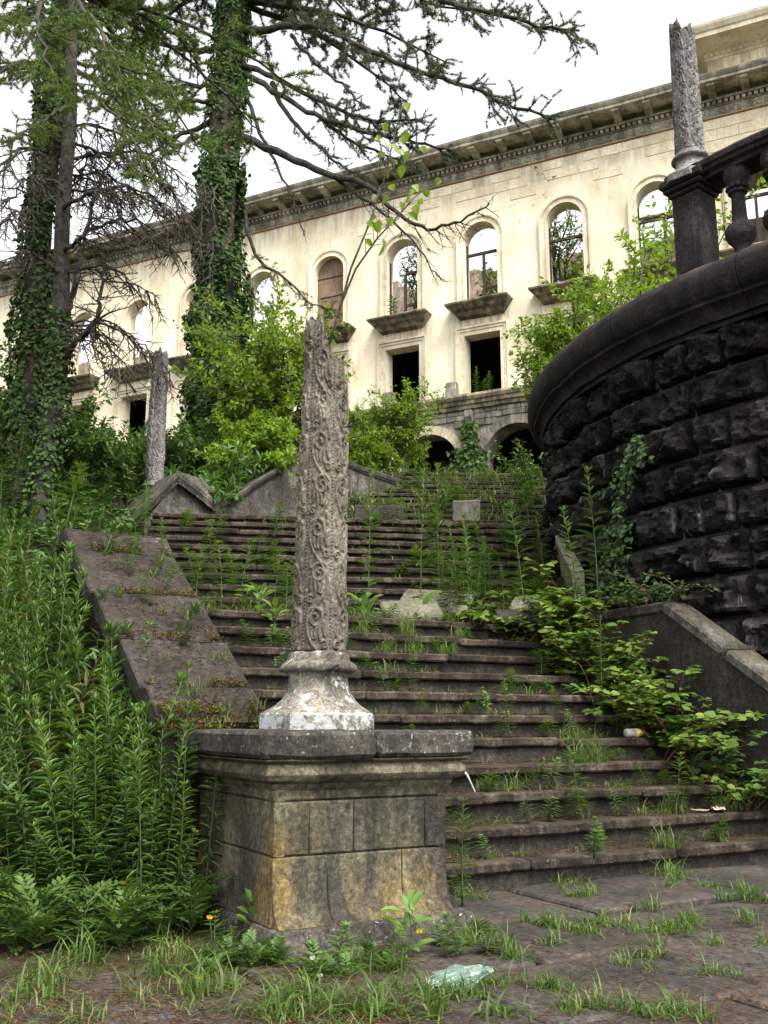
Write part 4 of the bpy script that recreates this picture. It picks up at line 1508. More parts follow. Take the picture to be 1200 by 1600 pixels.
box_cornice([(0, 25.60), (.06, 25.62), (.06, 25.72), (.18, 25.86), (1.0, 25.98), (1.03, 25.99), (1.03, 26.16), (1.08, 26.20), (1.16, 26.36), (1.18, 26.46), (-.5, 26.6)], 5.7, X1 - .06, .3, 8, att, 'attic_cornice', M['frame'])
den = MB(); x = 5.6
while x < X1 - .2:
    den.block(x, x + .12, .12, .26, 25.72, 25.84, .02); x += .21
tag(den.build('dentil_row', M['frame'], att), kind='stuff')

# basement: ledge, coursed stones and arches, all 0.35 m proud
YB = -.35
run([(.02, 13.52), (-.70, 13.50), (-.72, 13.40), (-.66, 13.28), (-.60, 13.26), (-.58, 13.12), (-.50, 13.08), (-.47, 12.95), (.02, 12.95)], 'terrace_ledge', M['sill'], jit=.03)
ARC_C = [-BAY * (.60 + 1.05 * j) for j in range(-4, 12)]
AR, AZ = 1.32, 10.85
mb = MB()
for xc in ARC_C:
    xl, xr = xc - 1.8375, xc + 1.8375
    def Q(a, b, c, d): mb.quad((a[0], YB + .06, a[1]), (b[0], YB + .06, b[1]), (c[0], YB + .06, c[1]), (d[0], YB + .06, d[1]))
    Q((xl, 6), (xc - AR, 6), (xc - AR, AZ), (xl, AZ)); Q((xc + AR, 6), (xr, 6), (xr, AZ), (xc + AR, AZ))
    Q((xl, AZ), (xc - AR, AZ), (xc - AR, 12.96), (xl, 12.96)); Q((xc + AR, AZ), (xr, AZ), (xr, 12.96), (xc + AR, 12.96))
    arch = [(xc - AR * math.cos(math.pi * i / NA), AZ + AR * math.sin(math.pi * i / NA)) for i in range(NA + 1)]
    for i in range(NA): Q(arch[i], arch[i + 1], (arch[i + 1][0], 12.96), (arch[i][0], 12.96))
    path = [(xc - AR, 6)] + arch + [(xc + AR, 6)]
    for p, q in zip(path[:-1], path[1:]):
        mb.quad((p[0], YB + .06, p[1]), (p[0], YB + 1.0, p[1]), (q[0], YB + 1.0, q[1]), (q[0], YB + .06, q[1]))
mb.build('basement_wall', M['rubble'], BLD)
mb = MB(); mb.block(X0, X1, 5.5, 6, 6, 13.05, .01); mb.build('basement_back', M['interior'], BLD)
vou = stone('voussoir_stone', (.36, .31, .22), (.48, .42, .30), (.58, .52, .38), 1.5, stain=(.28, .22, .14), stain_amt=.4, bump=.3, bump_scale=10, var=.1, speck=.2)
for j, xc in enumerate(ARC_C):
    if not (2 <= j <= 7): continue
    nv_ = 11
    for i in range(nv_):
        t0, t1 = math.pi * i / nv_ + .006, math.pi * (i + 1) / nv_ - .006
        mb = MB()
        for t in (t0, (t0 + t1) / 2, t1):
            for (r, y) in ((AR - .01, YB - .03), (AR + .34, YB - .03), (AR + .34, YB + .3), (AR - .01, YB + .3)):
                mb.v.append((xc + r * math.cos(t), y, AZ + r * math.sin(t)))
        for q in range(2):
            for k in range(4):
                a = q * 4 + k; b = q * 4 + (k + 1) % 4
                mb.face((a, b, b + 4, a + 4))
        mb.face((3, 2, 1, 0)); mb.face((8, 9, 10, 11))
        mb.build('voussoir', vou if j != 4 else M['rubble'], BLD)
rgb = random.Random(21)
z = 9.2
while z < 12.9:
    h_ = min(rgb.uniform(.2, .34), 12.95 - z)
    if h_ < .08: break
    x = -BAY * 3.0
    while x < BAY * 1.6:
        w = rgb.uniform(.4, 1.0)
        ok = all(math.hypot(max(abs(x + q - xc), 0), max(z + h_ / 2 - AZ, 0)) > AR + .38 for xc in ARC_C for q in (0, w / 2, w))
        if ok:
            d_ = rgb.uniform(0, .05)
            mb = MB(); mb.block(x + .01, x + w - .01, YB - d_, YB + .1, z + .008, z + h_ - .008, .02, .02, 3, 1, seed=x); mb.build('rubble_block', M['rubble'], BLD)
        x += w
    z += h_
# stubs of a lost parapet on the ledge, carved corbel on the spandrel
for px, pyb in ((568, 632), (692, 612), (128, 682)):
    p = at(px, pyb, 36.6 if px > 400 else 45)
    d_ = p - Vector((7.07, 35.8, 0))
    xl = d_.x * math.cos(RZB) + d_.y * math.sin(RZB)
    mb = MB(); mb.block(xl - .22, xl + .22, -.62, -.25, 13.5, 14.12, .03, .03, 3, 2); mb.build('parapet_stub', M['rubble'], BLD)
for xm in (ARC_C[4] - 1.84, ARC_C[5] - 1.84, ARC_C[3] - 1.84):
    mb = MB(); mb.sweep([(YB, 12.85), (YB - .3, 12.85), (YB - .28, 12.6), (YB - .12, 12.3), (YB, 12.2)], [((xm - .14, 0, 0), (0, 1, 0), (0, 0, 1)), ((xm + .14, 0, 0), (0, 1, 0), (0, 0, 1))])
    mb.f = [tuple(reversed(f)) for f in mb.f]
    mb.build('corbel', M['rubble'], BLD)

# ================================================================== plants
NR = np.random.default_rng(12)


def poly_len(pts):
    return sum((Vector(b) - Vector(a)).length for a, b in zip(pts[:-1], pts[1:]))


# ---------- tall leafy weeds (stem + spiral of narrow leaves)
def weed_variant(seed, h=1.0, n=90, L=.105, W=.017, start=.10, mats=('weed', 'weed_hi'), top=14, tmpl=T_LANCE, bendy=.06, stem_mat='stem', droop=.35):
    rg = np.random.default_rng(seed)
    ns = 7
    bx, by = rg.normal(size=2) * bendy
    ts = np.linspace(0, 1, ns)
    sp = np.stack([bx * ts ** 2, by * ts ** 2, h * ts], 1)
    mb = MB(); mb.tube([tuple(p) for p in sp], [.0065 * h ** .5 * (1 - .7 * t) for t in ts], 5)
    stem = mb.mesh('stem', M[stem_mat], True)
    t = np.linspace(start, .985, n) + rg.normal(size=n) * .004
    az = np.arange(n) * 2.399 + rg.normal(size=n) * .25
    P = np.stack([np.interp(t, ts, sp[:, k]) for k in range(3)], 1)
    prof = np.clip(np.minimum(.55 + 1.2 * t, 1.0) * (1 - .62 * np.clip((t - .72) / .28, 0, 1)), .2, 1)
    el = .15 + .75 * t ** 2 + rg.normal(size=n) * .15 - droop * (1 - t)
    D = np.stack([np.cos(az) * np.cos(el), np.sin(az) * np.cos(el), np.sin(el)], 1)
    N = np.stack([-np.cos(az) * np.sin(el), -np.sin(az) * np.sin(el), np.cos(el)], 1)
    Ls = L * prof * rg.uniform(.8, 1.15, n)
    c = Cloud()
    lo = t < .80
    for sel, m in ((lo, 0), (~lo, 1)):
        if sel.any():
            V, Fc = leaves(P[sel], D[sel], N[sel], Ls[sel], W * (.6 + .4 * prof[sel]), tmpl, 1.6)
            c.add(V, Fc, m)
    k = top
    az = np.arange(k) * 2.399; el = rg.uniform(.7, 1.3, k)
    D = np.stack([np.cos(az) * np.cos(el), np.sin(az) * np.cos(el), np.sin(el)], 1)
    N = np.stack([-np.cos(az) * np.sin(el), -np.sin(az) * np.sin(el), np.cos(el)], 1)
    V, Fc = leaves(np.repeat(sp[-1:], k, 0), D, N, L * rg.uniform(.35, .65, k), W * .6, tmpl, 1.0)
    c.add(V, Fc, 1)
    return stem, c.mesh('foliage', [M[mats[0]], M[mats[1]]])


def put_plant(var, loc, h, rz, lean=(0, 0), name='tall_weed', label=None, cat='plant', group=None, wide=None):
    st, fo = var
    w = wide or (.75 * h ** .35 + .25)
    o = link(name, st, None, loc, (lean[0], lean[1], rz), (w, w, h))
    tag(o, label, cat, group)
    f = link('foliage', fo, o)
    return o


WV = [weed_variant(s_, n=84, mats=('weed', 'weed_hi')) for s_ in range(6)]
WV += [weed_variant(20 + s_, n=70, mats=('weed_lo', 'weed')) for s_ in range(4)]
WV += [weed_variant(60 + s_, n=58, L=.14, W=.032, mats=('weed_lo', 'weed'), droop=.5, bendy=.16) for s_ in range(4)]
WV += [weed_variant(80 + s_, n=60, L=.11, W=.02, mats=('weed_yel', 'weed'), droop=.6, bendy=.25, stem_mat='stem_red') for s_ in range(2)]
WV += [weed_variant(70 + s_, n=66, L=.10, W=.02, mats=('weed', 'weed_hi'), droop=.6, bendy=.22) for s_ in range(3)]
rg = random.Random(77)
cnt = 0
tries = 0
while cnt < 225 and tries < 5000:
    tries += 1
    Y = rg.uniform(4.95, 9.2)
    X = rg.uniform(-.44 * Y, -.5)
    a1, b1 = ab((X, Y), O1, U1, V1)
    if a1 > -.26 or (a1 > -.12 and b1 < 1.0): continue
    if Y < 5.3 and X > -1.05: continue
    if b1 > 3.2 and rg.random() < .5: continue
    if Y > 7.5 and X > -2.35: continue
    z = H(X, Y)
    h = rg.uniform(.75, 1.5)
    if Y < 5.5: h *= rg.uniform(.5, .85)
    if Y > 7: h *= .85
    if a1 > -.62 and b1 > 1.1:      # these reach just over the sloping coping
        h = max(.6, ramp_z(min(b1, 3.3)) - z + rg.uniform(-.12, .26))
    put_plant(WV[rg.randrange(len(WV))], (X, Y, z - .03), h, rg.uniform(0, 6.3), (rg.gauss(0, .13 if cnt % 4 else .3), rg.gauss(0, .13 if cnt % 4 else .3)),
              label=('short leafy weed in the front row of the thicket' if Y < 5.5 else 'tall leafy weed against the outer side of the sloping cheek wall' if a1 > -.6 else
                     'tall leafy weed at the left edge of the thicket' if X < -.33 * Y else 'leafy weed high at the back of the thicket under the left trunks' if Y > 7.2 else
                     'tall leafy weed in the middle of the thicket left of the pedestal'), group='weeds in the thicket left of the pedestal')
    cnt += 1


for i in range(20):
    a_, b_ = rg.uniform(-.42, -.07), rg.uniform(.58, 1.0)
    p = P1(a_, b_)
    put_plant(WV[i % len(WV)], (p.x, p.y, 0), rg.uniform(.55, 1.05), i, (rg.gauss(0, .08), rg.gauss(0, .08)), label='leafy weed in the corner between pedestal and sloping cheek wall', group='weeds in the corner by the pedestal', wide=.8)


for i in range(34):
    a_, b_ = rg.uniform(-1.1, -.40), rg.uniform(2.3, 3.9)
    p = P1(a_, b_)
    put_plant(WV[i % len(WV)], (p.x, p.y, H(p.x, p.y) - .03), rg.uniform(.5, .95), i, (rg.gauss(0, .12), rg.gauss(0, .12)), label='leafy weed beside the upper end of the sloping cheek wall', group='weeds by the upper end of the cheek wall', wide=.9)


def px_weed(px, py_base, py_top, Y, z, var, label, rz=0, wide=None, lean=(0, 0), name='tall_weed', group=None):
    d = ray(px, py_base); X = d.x / d.y * Y
    top = at(px, py_top, Y)
    put_plant(var, (X, Y, z), max(.1, top.z - z), rz, lean, name, label, 'plant', group, wide)


spiky = [weed_variant(40 + i, n=95, L=.10, W=.010, start=.04, mats=('weed', 'weed_hi'), droop=.1, bendy=.04) for i in range(3)]
mid = [weed_variant(50 + i, n=46, L=.13, W=.028, start=.08, mats=('weed', 'weed_hi'), droop=.2, bendy=.08) for i in range(4)]
px_weed(281, 1400, 1045, 5.05, 0.0, spiky[0], 'tall slender weed against the left face of the pedestal', 1, .8)
px_weed(722, 1400, 1252, 5.55, 0.02, spiky[1], 'bushy upright weed at the right corner of the pedestal', 2, .95)
px_weed(706, 1400, 1372, 5.5, 0.02, mid[0], 'low leafy sprout at the foot of the upright corner weed', 2, .6)
def stair_at(px, k, back=.12):
    """point on tread k of the lower flight, seen in photo column px"""
    b = B1 + T1 * (k - 1) + back
    z = RISE * k
    lo_, hi_ = -1.0, 6.0
    for _ in range(50):
        m_ = (lo_ + hi_) / 2
        p = P1(m_, b, z)
        d = p - Vector((0, 0, EYE)); c = d.y * CP + d.z * SP
        if 600 + F * d.x / c < px: lo_ = m_
        else: hi_ = m_
    return P1(lo_, b, z)


def step_weed(px, k, h, var, label, back=.12, wide=None, group=None, rz=0):
    p = stair_at(px, k, back)
    put_plant(var, tuple(p), h, rz, (0, 0), 'step_weed', label, 'plant', group, wide)


step_weed(942, 6, .80, spiky[2], 'slim spiky weed rising alone from the middle of the lower steps', .14, .75)
step_weed(795, 5, .42, mid[1], 'leafy weed beside the pedestal cap on the lower steps', .1, .7)
step_weed(905, 2, .50, mid[2], 'loose leafy weed on the second and third step', .15, .9)
step_weed(928, 1, .16, mid[3], 'star shaped leafy sprout at the foot of the bottom step', -.12, .9)
step_weed(1060, 2, .40, mid[0], 'fern like weed in the grass clump right of the middle', .1, .8)
step_weed(640, 7, .30, mid[0], 'small weed between the column and the middle of the steps', .1, .7)
for i, (px, top, base, Y, v, lab, wd) in enumerate((
        (576, 748, 935, 9.6, mid[0], 'tall weed rising in front of the broken slabs below the arch', 1.1),
        (657, 742, 935, 9.7, mid[1], 'second tall weed just right of the broken slabs', 1.0),
        (688, 736, 925, 10.3, mid[2], 'thin tall weed between the broken slabs and the carved block', .9),
        (820, 790, 930, 9.8, mid[3], 'tall weed with large pale leaves before the upper flight', 1.4),
        (935, 740, 960, 9.3, mid[1], 'tallest leafy weed leaning against the edge of the black wall', 1.3),
        (905, 800, 960, 9.25, mid[2], 'bushy weed at the foot of the black wall edge', 1.2),
        (428, 862, 960, 9.2, mid[3], 'cluster weed left of the column on the landing', 1.0),
        (445, 880, 960, 9.1, mid[0], 'shorter weed touching the column on the landing', .9),
        (372, 845, 935, 8.6, mid[2], 'leafy weed at the left end of the upper flight', 1.1),
        (345, 850, 940, 8.4, mid[1], 'second leafy weed at the left end of the upper flight', 1.1),
        (700, 860, 950, 9.5, mid[3], 'short leafy weed on the broken slabs', 1.0))):
    d = ray(px, base); X = d.x / d.y * Y
    z = RISE * N1 - .02
    put_plant(v, (X, Y, z), max(.3, at(px, top, Y).z - z), i * 1.3, (rg.gauss(0, .05), rg.gauss(0, .05)), 'tall_weed', lab, 'plant', None, wd)

for i in range(16):
    px = rg.uniform(690, 870); Y = rg.uniform(9.3, 11.8)
    d = ray(px, 900); X = d.x / d.y * Y
    sz = stair_z(X, Y) or RISE * N1
    put_plant((spiky + mid)[i % 7], (X, Y, sz - .01), rg.uniform(.45, 1.05), i, (rg.gauss(0, .08), rg.gauss(0, .08)), 'tall_weed', 'slender weed among the stems at the right of the upper flight', 'plant', 'slender weeds right of the upper flight', rg.uniform(.8, 1.2))
# weeds standing on the far steps and before the arches
for i in range(9):
    px = rg.uniform(640, 850); Y = rg.uniform(15.5, 19.5)
    d = ray(px, 780); X = d.x / d.y * Y
    sz = stair_z(X, Y)
    if sz is None: sz = H(X, Y)
    put_plant((mid + spiky)[i % 7], (X, Y, sz), rg.uniform(.35, .85), i, (0, 0), 'tall_weed', 'distant leafy weed on the far steps below the arches', 'plant', 'weeds on the far steps', rg.uniform(1.2, 2.2))
for i in range(44):
    a_, b_ = (rg.uniform(-.2, 2.0) if i % 3 else rg.uniform(-2.9, -1.2)), rg.uniform(0, T2 * N2)
    p = P2(a_, b_); sz = stair_z(p.x, p.y) or 3
    put_plant((mid)[i % 4], (p.x, p.y, sz), rg.uniform(.15, .6), i, (rg.gauss(0, .12), rg.gauss(0, .12)), 'step_weed', 'leafy weed growing from a tread of the upper flight', 'plant', 'weeds on the upper flight', rg.uniform(.9, 1.5))
for i in range(80):
    k = rg.randrange(1, 12); a_ = rg.uniform(1.0, 4.2)
    p = P1(a_, B1 + T1 * (k - 1) + rg.uniform(.1, .2), RISE * k)
    put_plant((mid)[i % 4], tuple(p), rg.uniform(.08, .24), i, (rg.gauss(0, .2), rg.gauss(0, .2)), 'step_weed', 'small leafy weed at the back of a lower tread', 'plant', 'small weeds on the lower steps', rg.uniform(.45, .8))
# weeds on the sloping cheek wall
for i, (b_, a_, h_) in enumerate(((2.95, .12, .38), (2.75, .26, .36), (2.6, .0, .30), (3.2, .25, .42), (2.4, .2, .26), (2.2, .05, .24), (3.4, -.05, .30), (3.4, .30, .5), (1.75, .12, .12))):
    p = P1(a_, b_, ramp_z(b_))
    put_plant((WV + mid)[i % 12], tuple(p), h_, i, (rg.gauss(0, .1), rg.gauss(0, .1)), 'tall_weed', 'light green weed rooted in the joints of the sloping cheek wall', 'plant', 'weeds on the sloping cheek wall', .55)

# ---------- feathery low weeds at lower left
def feather_variant(seed, n=16):
    rg = np.random.default_rng(seed)
    c = Cloud()
    mb = MB()
    for i in range(n):
        az = i * 2.399 + rg.normal() * .3; ln = rg.uniform(.14, .26); el = rg.uniform(.35, 1.2)
        h0 = rg.uniform(.0, .16)
        d0 = np.array([math.cos(az) * math.cos(el), math.sin(az) * math.cos(el), math.sin(el)])
        pts = []
        for k in range(7):
            t = k / 6
            pts.append(np.array([0, 0, h0]) + d0 * ln * t + np.array([0, 0, -.35 * ln * t * t]))
        mb.tube([tuple(p) for p in pts], [.002] * 7, 3)
        for k in range(1, 7):
            t = k / 6
            w = ln * .42 * (1 - t) ** .6 * (t + .35)
            dd = norm((pts[k] - pts[k - 1])[None])[0]
            side = np.cross(dd, [0, 0, 1.0]); side /= max(1e-6, np.linalg.norm(side))
            up = np.cross(side, dd)
            for sg in (-1, 1):
                D = np.array([side * sg + dd * .7 + up * .15, side * sg * .5 + dd * 1.1])
                Pp = np.array([pts[k], pts[k] + side * sg * w * .3])
                V, Fc = leaves(Pp, D, np.array([up, up]), [w * 1.15, w * .8], [w * .42, w * .32], T_DIA)
                c.add(V, Fc, 0)
        V, Fc = leaves(pts[-1][None], (pts[-1] - pts[-2])[None], np.array([[0, 0, 1.0]]), ln * .2, ln * .1, T_DIA); c.add(V, Fc, 0)
    return mb.mesh('stem', M['stem']), c.mesh('foliage', [M['weed'], M['weed_hi']])


FV = [feather_variant(s_) for s_ in range(4)]
for i in range(76):
    px = rg.uniform(-20, 300) if i < 56 else rg.uniform(300, 620)
    Y = rg.uniform(4.5, 5.3) if i < 56 else rg.uniform(4.0, 4.35)
    X = ray(px, 1400).x / ray(px, 1400).y * Y
    a1, b1 = ab((X, Y), O1, U1, V1)
    if a1 > -.12 and b1 > -.12: continue
    s_ = rg.uniform(.5, 1.15) if i < 56 else rg.uniform(.3, .6)
    st, fo = FV[i % 4]
    o = link('feathery_weed', st, None, (X, Y, H(X, Y)), (0, 0, rg.uniform(0, 6)), (s_, s_, s_))
    tag(o, 'low feathery weed at the foot of the thicket by the pedestal', 'plant', 'feathery weeds at the foot of the thicket')
    link('foliage', fo, o)

# ---------- grass
def tuft(c, p, n, h, spread, rg, w=.006, dry=.12, lean=.6):
    p = np.asarray(p, float)
    az = rg.uniform(0, 2 * np.pi, n); el = rg.uniform(.15, 1.35, n)
    off = np.stack([rg.normal(size=n) * spread, rg.normal(size=n) * spread, np.zeros(n)], 1)
    D = np.stack([np.cos(az) * np.cos(el), np.sin(az) * np.cos(el), np.sin(el)], 1)
    N = np.stack([np.cos(az) * np.sin(el) * -1, np.sin(az) * np.sin(el) * -1, np.cos(el)], 1)
    L = h * rg.uniform(.5, 1.15, n)
    V, Fc = leaves(p + off, D, N, L, w * rg.uniform(.6, 1.3, n), T_BLADE, 1.6)
    isdry = rg.random(n) < dry
    m = np.repeat(isdry.astype(int), len(T_BLADE[1]))
    c.V.append(V); c.F.append(Fc + c.n); c.M.append(m); c.n += len(V)


def build_grass(c, label):
    o = link('grass', c.mesh('grass', [M['grass'], M['grass_dry']]))
    return tag(o, label, 'grass', kind='stuff')


gr = np.random.default_rng(4)
g1 = Cloud()
spots = [(855, 1450), (840, 1447), (870, 1452), (950, 1450), (935, 1445), (970, 1452), (1015, 1420), (1075, 1450), (1060, 1455), (1090, 1440), (1115, 1482), (1175, 1395), (1160, 1400), (1150, 1405), (880, 1480), (990, 1515), (1030, 1485), (1010, 1500),
         (820, 1500), (805, 1500), (1120, 1525), (725, 1470), (745, 1480), (1050, 1585), (1030, 1590), (1070, 1595), (850, 1545), (870, 1550), (930, 1575), (890, 1580), (960, 1580), (900, 1405), (890, 1400), (915, 1402), (1045, 1390), (1055, 1380), (1045, 1370),
         (905, 1460), (925, 1462), (1000, 1460), (1020, 1455), (1040, 1452), (1190, 1480), (640, 1545), (700, 1560), (760, 1540), (780, 1480), (1100, 1390), (1190, 1405), (1180, 1440), (1000, 1590)]
for (px, py) in spots:
    p = at_z(px, py, .015)
    for k in range(3):
        tuft(g1, (p.x + gr.normal() * .035, p.y + gr.normal() * .03, .012), 16, gr.uniform(.07, .13), .018, gr, .0055, .06)
build_grass(g1, 'short bright grass in the joints of the paving slabs')
g2 = Cloud()
for i in range(330):
    px = gr.uniform(-30, 640); py = gr.uniform(1425, 1620)
    if px > 430 and py < 1500: continue
    if px > 300 and gr.random() < .25: continue
    p = at_z(px, py, .01)
    if noise.noise(Vector((p.x * 2.3, p.y * 2.3, 8))) < .02: continue
    a1, b1 = ab(p, O1, U1, V1)
    if a1 > -.1 and b1 > -.1: continue
    tuft(g2, (p.x, p.y, 0.0), int(gr.integers(8, 22)), gr.uniform(.05, .14), .035, gr, .005, .22)
for (px, py, h_, n_) in ((540, 1590, .2, 60), (600, 1585, .18, 50), (480, 1560, .18, 50), (330, 1560, .2, 50), (720, 1560, .14, 40), (660, 1590, .16, 50), (430, 1590, .2, 50), (250, 1530, .2, 40), (140, 1500, .2, 40), (560, 1520, .14, 30), (780, 1590, .12, 40), (60, 1560, .2, 50)):
    p = at_z(px, py, .01)
    tuft(g2, (p.x, p.y, 0.0), n_, h_, .05, gr, .009, .06)
build_grass(g2, 'tufted grass and sprouts around the foot of the pedestal')
g3 = Cloud()
def step_pt(a_, k, back): return P1(a_, B1 + T1 * (k - 1) + back, RISE * k)
for (px, k, h_, n_, back) in ((910, 4, .26, 110, .12), (925, 4, .22, 90, .05), (895, 5, .2, 70, .1), (1050, 1, .22, 80, .06), (1055, 2, .22, 90, .12), (1050, 0, .18, 70, .2), (960, 3, .12, 30, .12), (860, 3, .10, 20, .15), (770, 3, .16, 50, .18), (810, 3, .17, 60, .18),
                             (760, 2, .10, 20, .15), (1140, 2, .2, 60, .1), (1165, 2, .15, 50, .1), (1090, 3, .12, 40, .1), (1020, 2, .12, 40, .1), (830, 7, .12, 40, .12), (700, 9, .18, 90, .1), (650, 9, .18, 90, .1), (600, 9, .18, 80, .1), (570, 10, .2, 100, .1), (640, 10, .2, 110, .1), (720, 10, .18, 80, .1),
                             (600, 8, .12, 50, .1), (850, 10, .12, 40, .1), (1130, 1, .15, 50, .1), (735, 0, .14, 50, .2), (880, 0, .10, 30, .2), (905, 0, .10, 30, .2)):
    p = stair_at(px, max(k, 1), back) if k > 0 else stair_at(px, 1, -.10)
    zz = p.z if k > 0 else .015
    for q in range(3):
        tuft(g3, (p.x + gr.normal() * .05, p.y + gr.normal() * .04, zz), n_ // 3, h_, .03, gr, .0055, .15)
for i in range(330):
    k = int(gr.integers(1, 12)); p = step_pt(gr.uniform(.95, 4.3), k, gr.uniform(.17, .26))
    tuft(g3, p, int(gr.integers(3, 12)), gr.uniform(.03, .12), .025, gr, .0038, .35)
for i in range(170):   # landing
    p = P1(gr.uniform(.5, 4.3), B1 + T1 * N1 + gr.uniform(-.2, .8), RISE * N1)
    tuft(g3, p, int(gr.integers(10, 26)), gr.uniform(.08, .24), .04, gr, .006, .15)
for i in range(130):
    k = int(gr.integers(0, N2 + 1)); p = P2(gr.uniform(-3.0, 2.1), T2 * k + gr.uniform(.15, .34))
    tuft(g3, (p.x, p.y, RISE * (N1 + min(k + 1, N2))), int(gr.integers(4, 14)), gr.uniform(.06, .18), .03, gr, .007, .2)
for i in range(420):
    b_ = gr.uniform(-.9, T3 * N3 + .5); a_ = gr.uniform(-1.6, 2.9)
    p = P3(a_, b_); sz = stair_z(p.x, p.y)
    if sz is None: continue
    tuft(g3, (p.x, p.y, sz), int(gr.integers(6, 16)), gr.uniform(.1, .36), .07, gr, .014, .12)
build_grass(g3, 'grass sprouting along the treads of the stairs')
g4 = Cloud()
for i in range(36):
    b_ = gr.choice([1.05, 1.14, 1.3, 1.62, 2.12, 2.66, 3.16]) + gr.normal() * .04; a_ = gr.uniform(-.15, .38)
    tuft(g4, P1(a_, b_, ramp_z(b_)), int(gr.integers(5, 16)), gr.uniform(.05, .15), .03, gr, .004, .35)
for i in range(50):
    tuft(g4, P1(gr.uniform(-.1, .35), gr.uniform(.92, 1.25), .965), int(gr.integers(6, 14)), gr.uniform(.03, .07), .04, gr, .004, .75)
build_grass(g4, 'thin grass and dry moss on the sloping cheek wall')
g5 = Cloud()
for i in range(700):
    t_ = gr.uniform(0, 1); px = 345 + 120 * t_ + gr.normal() * 18; Y = 15.0 + 2.4 * t_ + gr.uniform(.2, 1.8)
    X = ray(px, 740).x / ray(px, 740).y * Y
    if stair_z(X, Y) is not None: continue
    tuft(g5, (X, Y, H(X, Y)), 12, gr.uniform(.12, .4), .08, gr, .014, .25)
build_grass(g5, 'yellowish grass bank behind the moss topped wall')

# ---------- fallen needles and litter
lt = Cloud()
nl = 9500
kk = gr.integers(1, 12, nl)
Pn = np.array([tuple(step_pt(gr.uniform(.5, 4.35), int(k), min(.262, .06 + abs(gr.normal()) * .10 + .07) - .05 * (gr.random() < .2))) for k in kk]) + np.array([0, 0, .010])
az = gr.uniform(0, 6.28, nl)
V, Fc = leaves(Pn, np.stack([np.cos(az), np.sin(az), gr.uniform(-.05, .25, nl)], 1), np.tile([[0, 0, 1.0]], (nl, 1)), gr.uniform(.02, .06, nl), gr.uniform(.003, .008, nl), T_DIA); lt.add(V, Fc)
pts_ = []
for i in range(9000):
    px, py = (gr.uniform(0, 1200) if i % 2 else gr.uniform(0, 640)), gr.uniform(1385, 1605)
    p = at_z(px, py, .03)
    a1, b1 = ab(p, O1, U1, V1)
    if -.15 < a1 < 1.02 and -.15 < b1 < 1.2 or b1 > .85: continue
    if b1 > -.3 and a1 > 1 and gr.random() < .5: continue
    pts_.append((p.x, p.y, .030 if a1 > -1.5 and b1 > -2.9 and b1 < .86 and (b1 < .02 or a1 > .98) else .015))
Pn = np.array(pts_); az = gr.uniform(0, 6.28, len(Pn))
V, Fc = leaves(Pn, np.stack([np.cos(az), np.sin(az), gr.uniform(-.05, .2, len(Pn))], 1), np.tile([[0, 0, 1.0]], (len(Pn), 1)), gr.uniform(.015, .05, len(Pn)), gr.uniform(.003, .007, len(Pn)), T_DIA); lt.add(V, Fc)
Pn = np.array([tuple(P1(gr.uniform(-.2, .4), b_, ramp_z(b_) + .012)) for b_ in gr.choice([1.0, 1.08, 1.2, 1.62, 1.9, 2.12, 2.66, 3.2], 2200) + gr.normal(size=2200) * .10]); az = gr.uniform(0, 6.28, 2200)
V, Fc = leaves(Pn, np.stack([np.cos(az), np.sin(az), gr.uniform(.1, .6, 2200)], 1), np.tile([[0, 0, 1.0]], (2200, 1)), gr.uniform(.015, .05, 2200), gr.uniform(.003, .007, 2200), T_DIA); lt.add(V, Fc)
tag(link('needle_litter', lt.mesh('needle_litter', [M['litter']])), 'reddish fallen needles on the treads and paving', 'litter', kind='stuff')

# dry moss at the foot of the sloping coping and in its joints
ms = Cloud()
nm = 5200
bb = np.where(gr.random(nm) < .55, 1.07 + gr.normal(size=nm) * .055, gr.choice([1.34, 1.82, 2.36, 2.95], nm) + np.abs(gr.normal(size=nm)) * .03)
aa_ = gr.uniform(-.2, .40, nm)
keepm = np.array([noise.noise(Vector((a_ * 6, b_ * 6, 2))) > -.12 for a_, b_ in zip(aa_, bb)])
bb, aa_ = bb[keepm], aa_[keepm]; nm = len(bb)
Pn = np.array([tuple(P1(a_, b_, max(.93, ramp_z(b_) if b_ > 1.085 else .93) + gr.uniform(0, .018))) for a_, b_ in zip(aa_, bb)])
V, Fc = leaves(Pn, gr.normal(size=(nm, 3)) * np.array([1, 1, .3]) + np.array([0, 0, .5]), np.tile([[0, 0, 1.0]], (nm, 1)) + gr.normal(size=(nm, 3)) * .4, gr.uniform(.012, .03, nm), gr.uniform(.006, .012, nm), T_DIA)
ms.add(V, Fc)
tag(link('dry_moss', ms.mesh('dry_moss', [M['moss']])), 'rusty dry moss in the joints of the sloping cheek wall', 'moss', kind='stuff')

